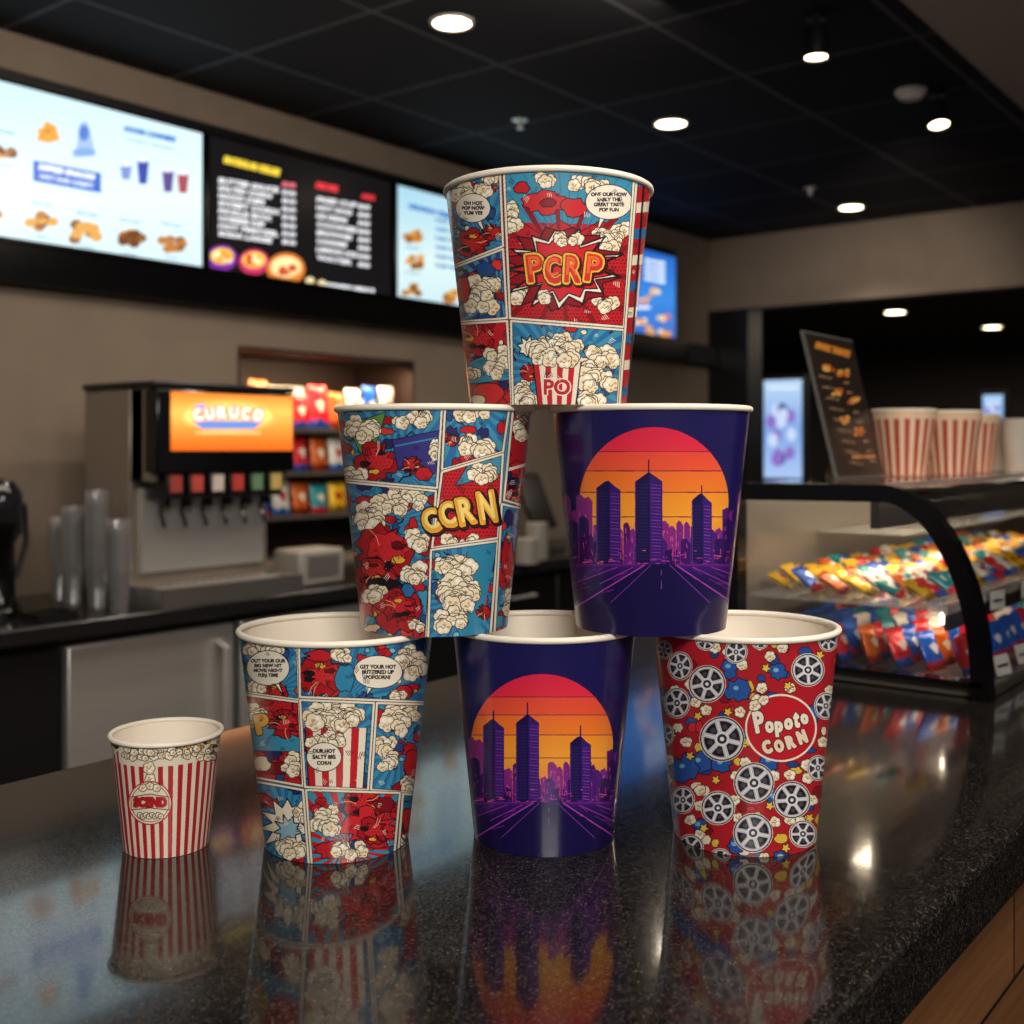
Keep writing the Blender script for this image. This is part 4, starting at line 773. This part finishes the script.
# ---------------------------------------------------------------- ceiling fixtures and lamps
M_lens=mat('lamp_lens','#ffe9c4',.3,em=14); M_ring=mat('white_trim_ring','#a8a49e',.4)
def lamp(x,y,z,e,ang=110,col=(1,.88,.72),size=.05,tgt=None,blend=.8):
    l=bpy.data.lights.new('ceiling_or_fill_lamp','SPOT'); l.energy=e; l.spot_size=math.radians(ang); l.spot_blend=blend; l.color=col; l.shadow_soft_size=size
    o=bpy.data.objects.new('ceiling_or_fill_light',l); COL.objects.link(o); o.location=(x,y,z)
    if tgt: o.rotation_euler=(Vector(tgt)-Vector((x,y,z))).to_track_quat('-Z','Y').to_euler()
    return o
def downlight(x,y,z,lab,r=.06,e=18,ang=140):
    t=thing('downlight',lab,'ceiling light',(x,y,z),0,'recessed downlights')
    b=MB(); b.lathe([(r,-.0005),(r+.012,-.0005),(r+.01,-.006),(r-.002,-.006)],40,closed=True); obj('trim_ring',b,M_ring,t,fix=False)
    b=MB(); b.lathe([(r-.001,-.002),(r*.6,-.005),(.001,-.006)],40); obj('lens',b,M_lens,t,fix=False); lamp(x,y,z-.03,e,ang)
for px,py,lab,r,e,an in ((452,22,'large glowing downlight nearest the menu screens, top of view',.058,42,140),(671,123,'glowing downlight above and right of the top bucket',.06,38,140),(851,207,'glowing downlight farthest away, near the far bulkhead',.06,34,110)):
    x,y=PZ(px,py,CH); downlight(x,y,CH,lab,r,e,an)
for px,py,lab in ((895,312,'small downlight in the far room, left one'),(992,327,'small downlight in the far room, right one')):
    x,y=PZ(px,py,2.5); downlight(x,y,2.5,lab,.085,40)
def tspot(px,py,lab,tilt):
    x,y=PZ(px,py,CH-.13); t=thing('track_spotlight',lab,'spotlight',(x,y,CH),YAW)
    b=MB(); b.lathe([(.001,-.02),(.03,-.02),(.03,0),(.001,0)],24); b.tube([(0,0,-.02),(0,0,-.05)],.007); obj('mount',b,M_black,t,fix=False)
    b=MB(); b.lathe([(.001,.0),(.03,.0),(.035,-.01),(.037,-.085),(.033,-.085),(.03,-.02)],28); h=obj('lamp_head',b,M_black,t,loc=(0,0,-.048),rot=(tilt,0,0),fix=False)
    b=MB(); b.lathe([(.0325,-.08),(.02,-.083),(.001,-.084)],28); obj('lens',b,M_lens,h,fix=False); lamp(x,y,CH-.16,26,80)
tspot(816,57,'black track spotlight hanging high, left of the smoke detector',0); tspot(937,127,'black track spotlight hanging right beside the smoke detector',-.25)
x,y=PZ(911,90,CH); t=thing('smoke_detector','white round smoke detector on the dark ceiling','smoke detector',(x,y,CH)); b=MB(); b.lathe([(.001,-.035),(.035,-.033),(.045,-.022),(.055,-.014),(.055,-.0005),(.001,-.0005)],32); obj('housing',b,mat('detector_white','#f4ece2',.5),t,fix=False)
b=MB(); b.lathe([(.046,-.02),(.048,-.018),(.049,-.022)],32,closed=True); obj('vent_ring',b,M_grey,t,fix=False)
for px,py,lab in ((520,120,'small sprinkler head on the dark ceiling above the top bucket'),(810,188,'small sprinkler head on the ceiling near the farthest downlight')):
    x,y=PZ(px,py,CH); t=thing('sprinkler_head',lab,'sprinkler',(x,y,CH)); b=MB(); b.lathe([(.001,-.004),(.03,-.003),(.032,-.0005),(.001,-.0005)],24); obj('escutcheon',b,M_steel,t,fix=False); b=MB(); b.tube([(0,0,-.004),(0,0,-.03)],.007); b.lathe([(.001,-.03),(.014,-.03),(.014,-.033),(.001,-.033)],16); obj('deflector',b,M_steel,t,fix=False)
# far posters
def poster(name,px0,px1,y0,y1,u,lab,stops):
    def uv(px): k=(px-512)/F; return (SN-CS*k)/(CS+SN*k)*u
    va,vb=uv(px0),uv(px1); d=u*CS+(va+vb)/2*SN; z0,z1=CZ-(y1-HY)/F*d,CZ-(y0-HY)/F*d
    t=thing(name,lab,'light box',(u,vb,0)); w=va-vb
    b=MB(); b.box(0,.06,-.03,w+.03,z0-.04,z1+.04); b.box(0,.1,w*.3,w*.7,0,z0-.041); obj('frame',b,M_black,t)
    c=Cv(px0-10,y0-10,px1+10,y1+10,5,'#a8c8ee'); c.grad([(px0-10,y0-10),(px1+10,y0-10),(px1+10,y1+10),(px0-10,y1+10)],stops)
    W_,H_=px1-px0,y1-y0; mx=(px0+px1)/2; my=(y0+y1)/2; r3=random.Random(4)
    for k in range(14): c.ell(mx+r3.uniform(-.32,.32)*W_,my+r3.uniform(-.25,.35)*H_,W_*.13,H_*.07,r3.choice(['#34508e','#5a6ab8','#8a6ac0','#c4d4f0']))
    c.line([(px0+5,y0+8),(px1-5,y0+8)],2,'#eef4ff')
    im=bake_plane(c,name,(u-.001,va,z0),(0,-w,0),(0,0,z1-z0),200,400); b=MB(); b.quad((-.001,w,z0),(0,-w,0),(0,0,z1-z0)); obj('lit_face',b,imat(name+'_print',im,.3,em=1.1),t,smooth=False)
poster('poster_light_box',764,802,380,478,8.5,'tall pale blue glowing poster case in the far room',[(380,'#b8d4f2'),(430,'#7da4dc'),(480,'#a8c4ee')])
poster('poster_light_box',983,1003,395,430,8.5,'tiny blue glowing poster case at the far right',[(395,'#a8cdf0'),(430,'#5f9ad8')])
b=MB(); b.box(7.4,7.9,-.8,2.6,0,1.15); b.box(7.35,7.95,-.85,2.65,1.15,1.19); tag(obj('lobby_desk',b,mat('lobby_wood','#5a4335',.5),bev=.005),'low brown desk in the dim far room behind the glass case','desk')
# ---------------------------------------------------------------- lights
def area(name,loc,tgt,sx,sy,e,col):
    l=bpy.data.lights.new(name,'AREA'); l.shape='RECTANGLE'; l.size=sx; l.size_y=sy; l.energy=e; l.color=col; o=bpy.data.objects.new(name,l); COL.objects.link(o); o.location=loc
    o.rotation_euler=(Vector(tgt)-Vector(loc)).to_track_quat('-Z','Y').to_euler(); return o
area('lobby_fill_light',(-.6,-.9,2.5),(.85,.62,1.2),1.0,.6,66,(1,.93,.84))  # unseen fill light added behind the camera to brighten the cup fronts
area('counter_light',(1.3,-.35,2.5),(1.0,.7,1.1),.5,.5,20,(1,.9,.78))
area('work_light',(1.6,1.9,2.6),(1.9,3.3,.9),2.6,.5,32,(1,.86,.70))
lamp(4.6,1.5,2.45,60,62,tgt=(6.35,2.35,2.0),size=.2)  # added spot without a fixture, brightens the far bulkhead
area('niche_light',(3.18,3.415,1.70),(3.18,3.60,1.15),.85,.04,6.5,(1,.74,.44))
area('far_light',(9.5,3,2.4),(9.5,3,0),3,3,60,(1,.82,.66))
w=bpy.data.worlds.new('World'); SC.world=w; w.use_nodes=True; w.node_tree.nodes['Background'].inputs[0].default_value=(.62,.57,.54,1); w.node_tree.nodes['Background'].inputs[1].default_value=.15
SC.view_settings.view_transform='Standard'; SC.view_settings.look='None'
# ---------------------------------------------------------------- camera
cam=bpy.data.cameras.new('camera'); co=bpy.data.objects.new('camera',cam); COL.objects.link(co); co.location=(0,0,CZ); co.rotation_euler=(PI/2,0,YAW)
cam.sensor_width=36; cam.lens=36*F/1024; cam.shift_y=-(512-HY)/1024; cam.clip_start=.02
cam.dof.use_dof=True; cam.dof.focus_distance=1.0; cam.dof.aperture_fstop=5.6
SC.camera=co
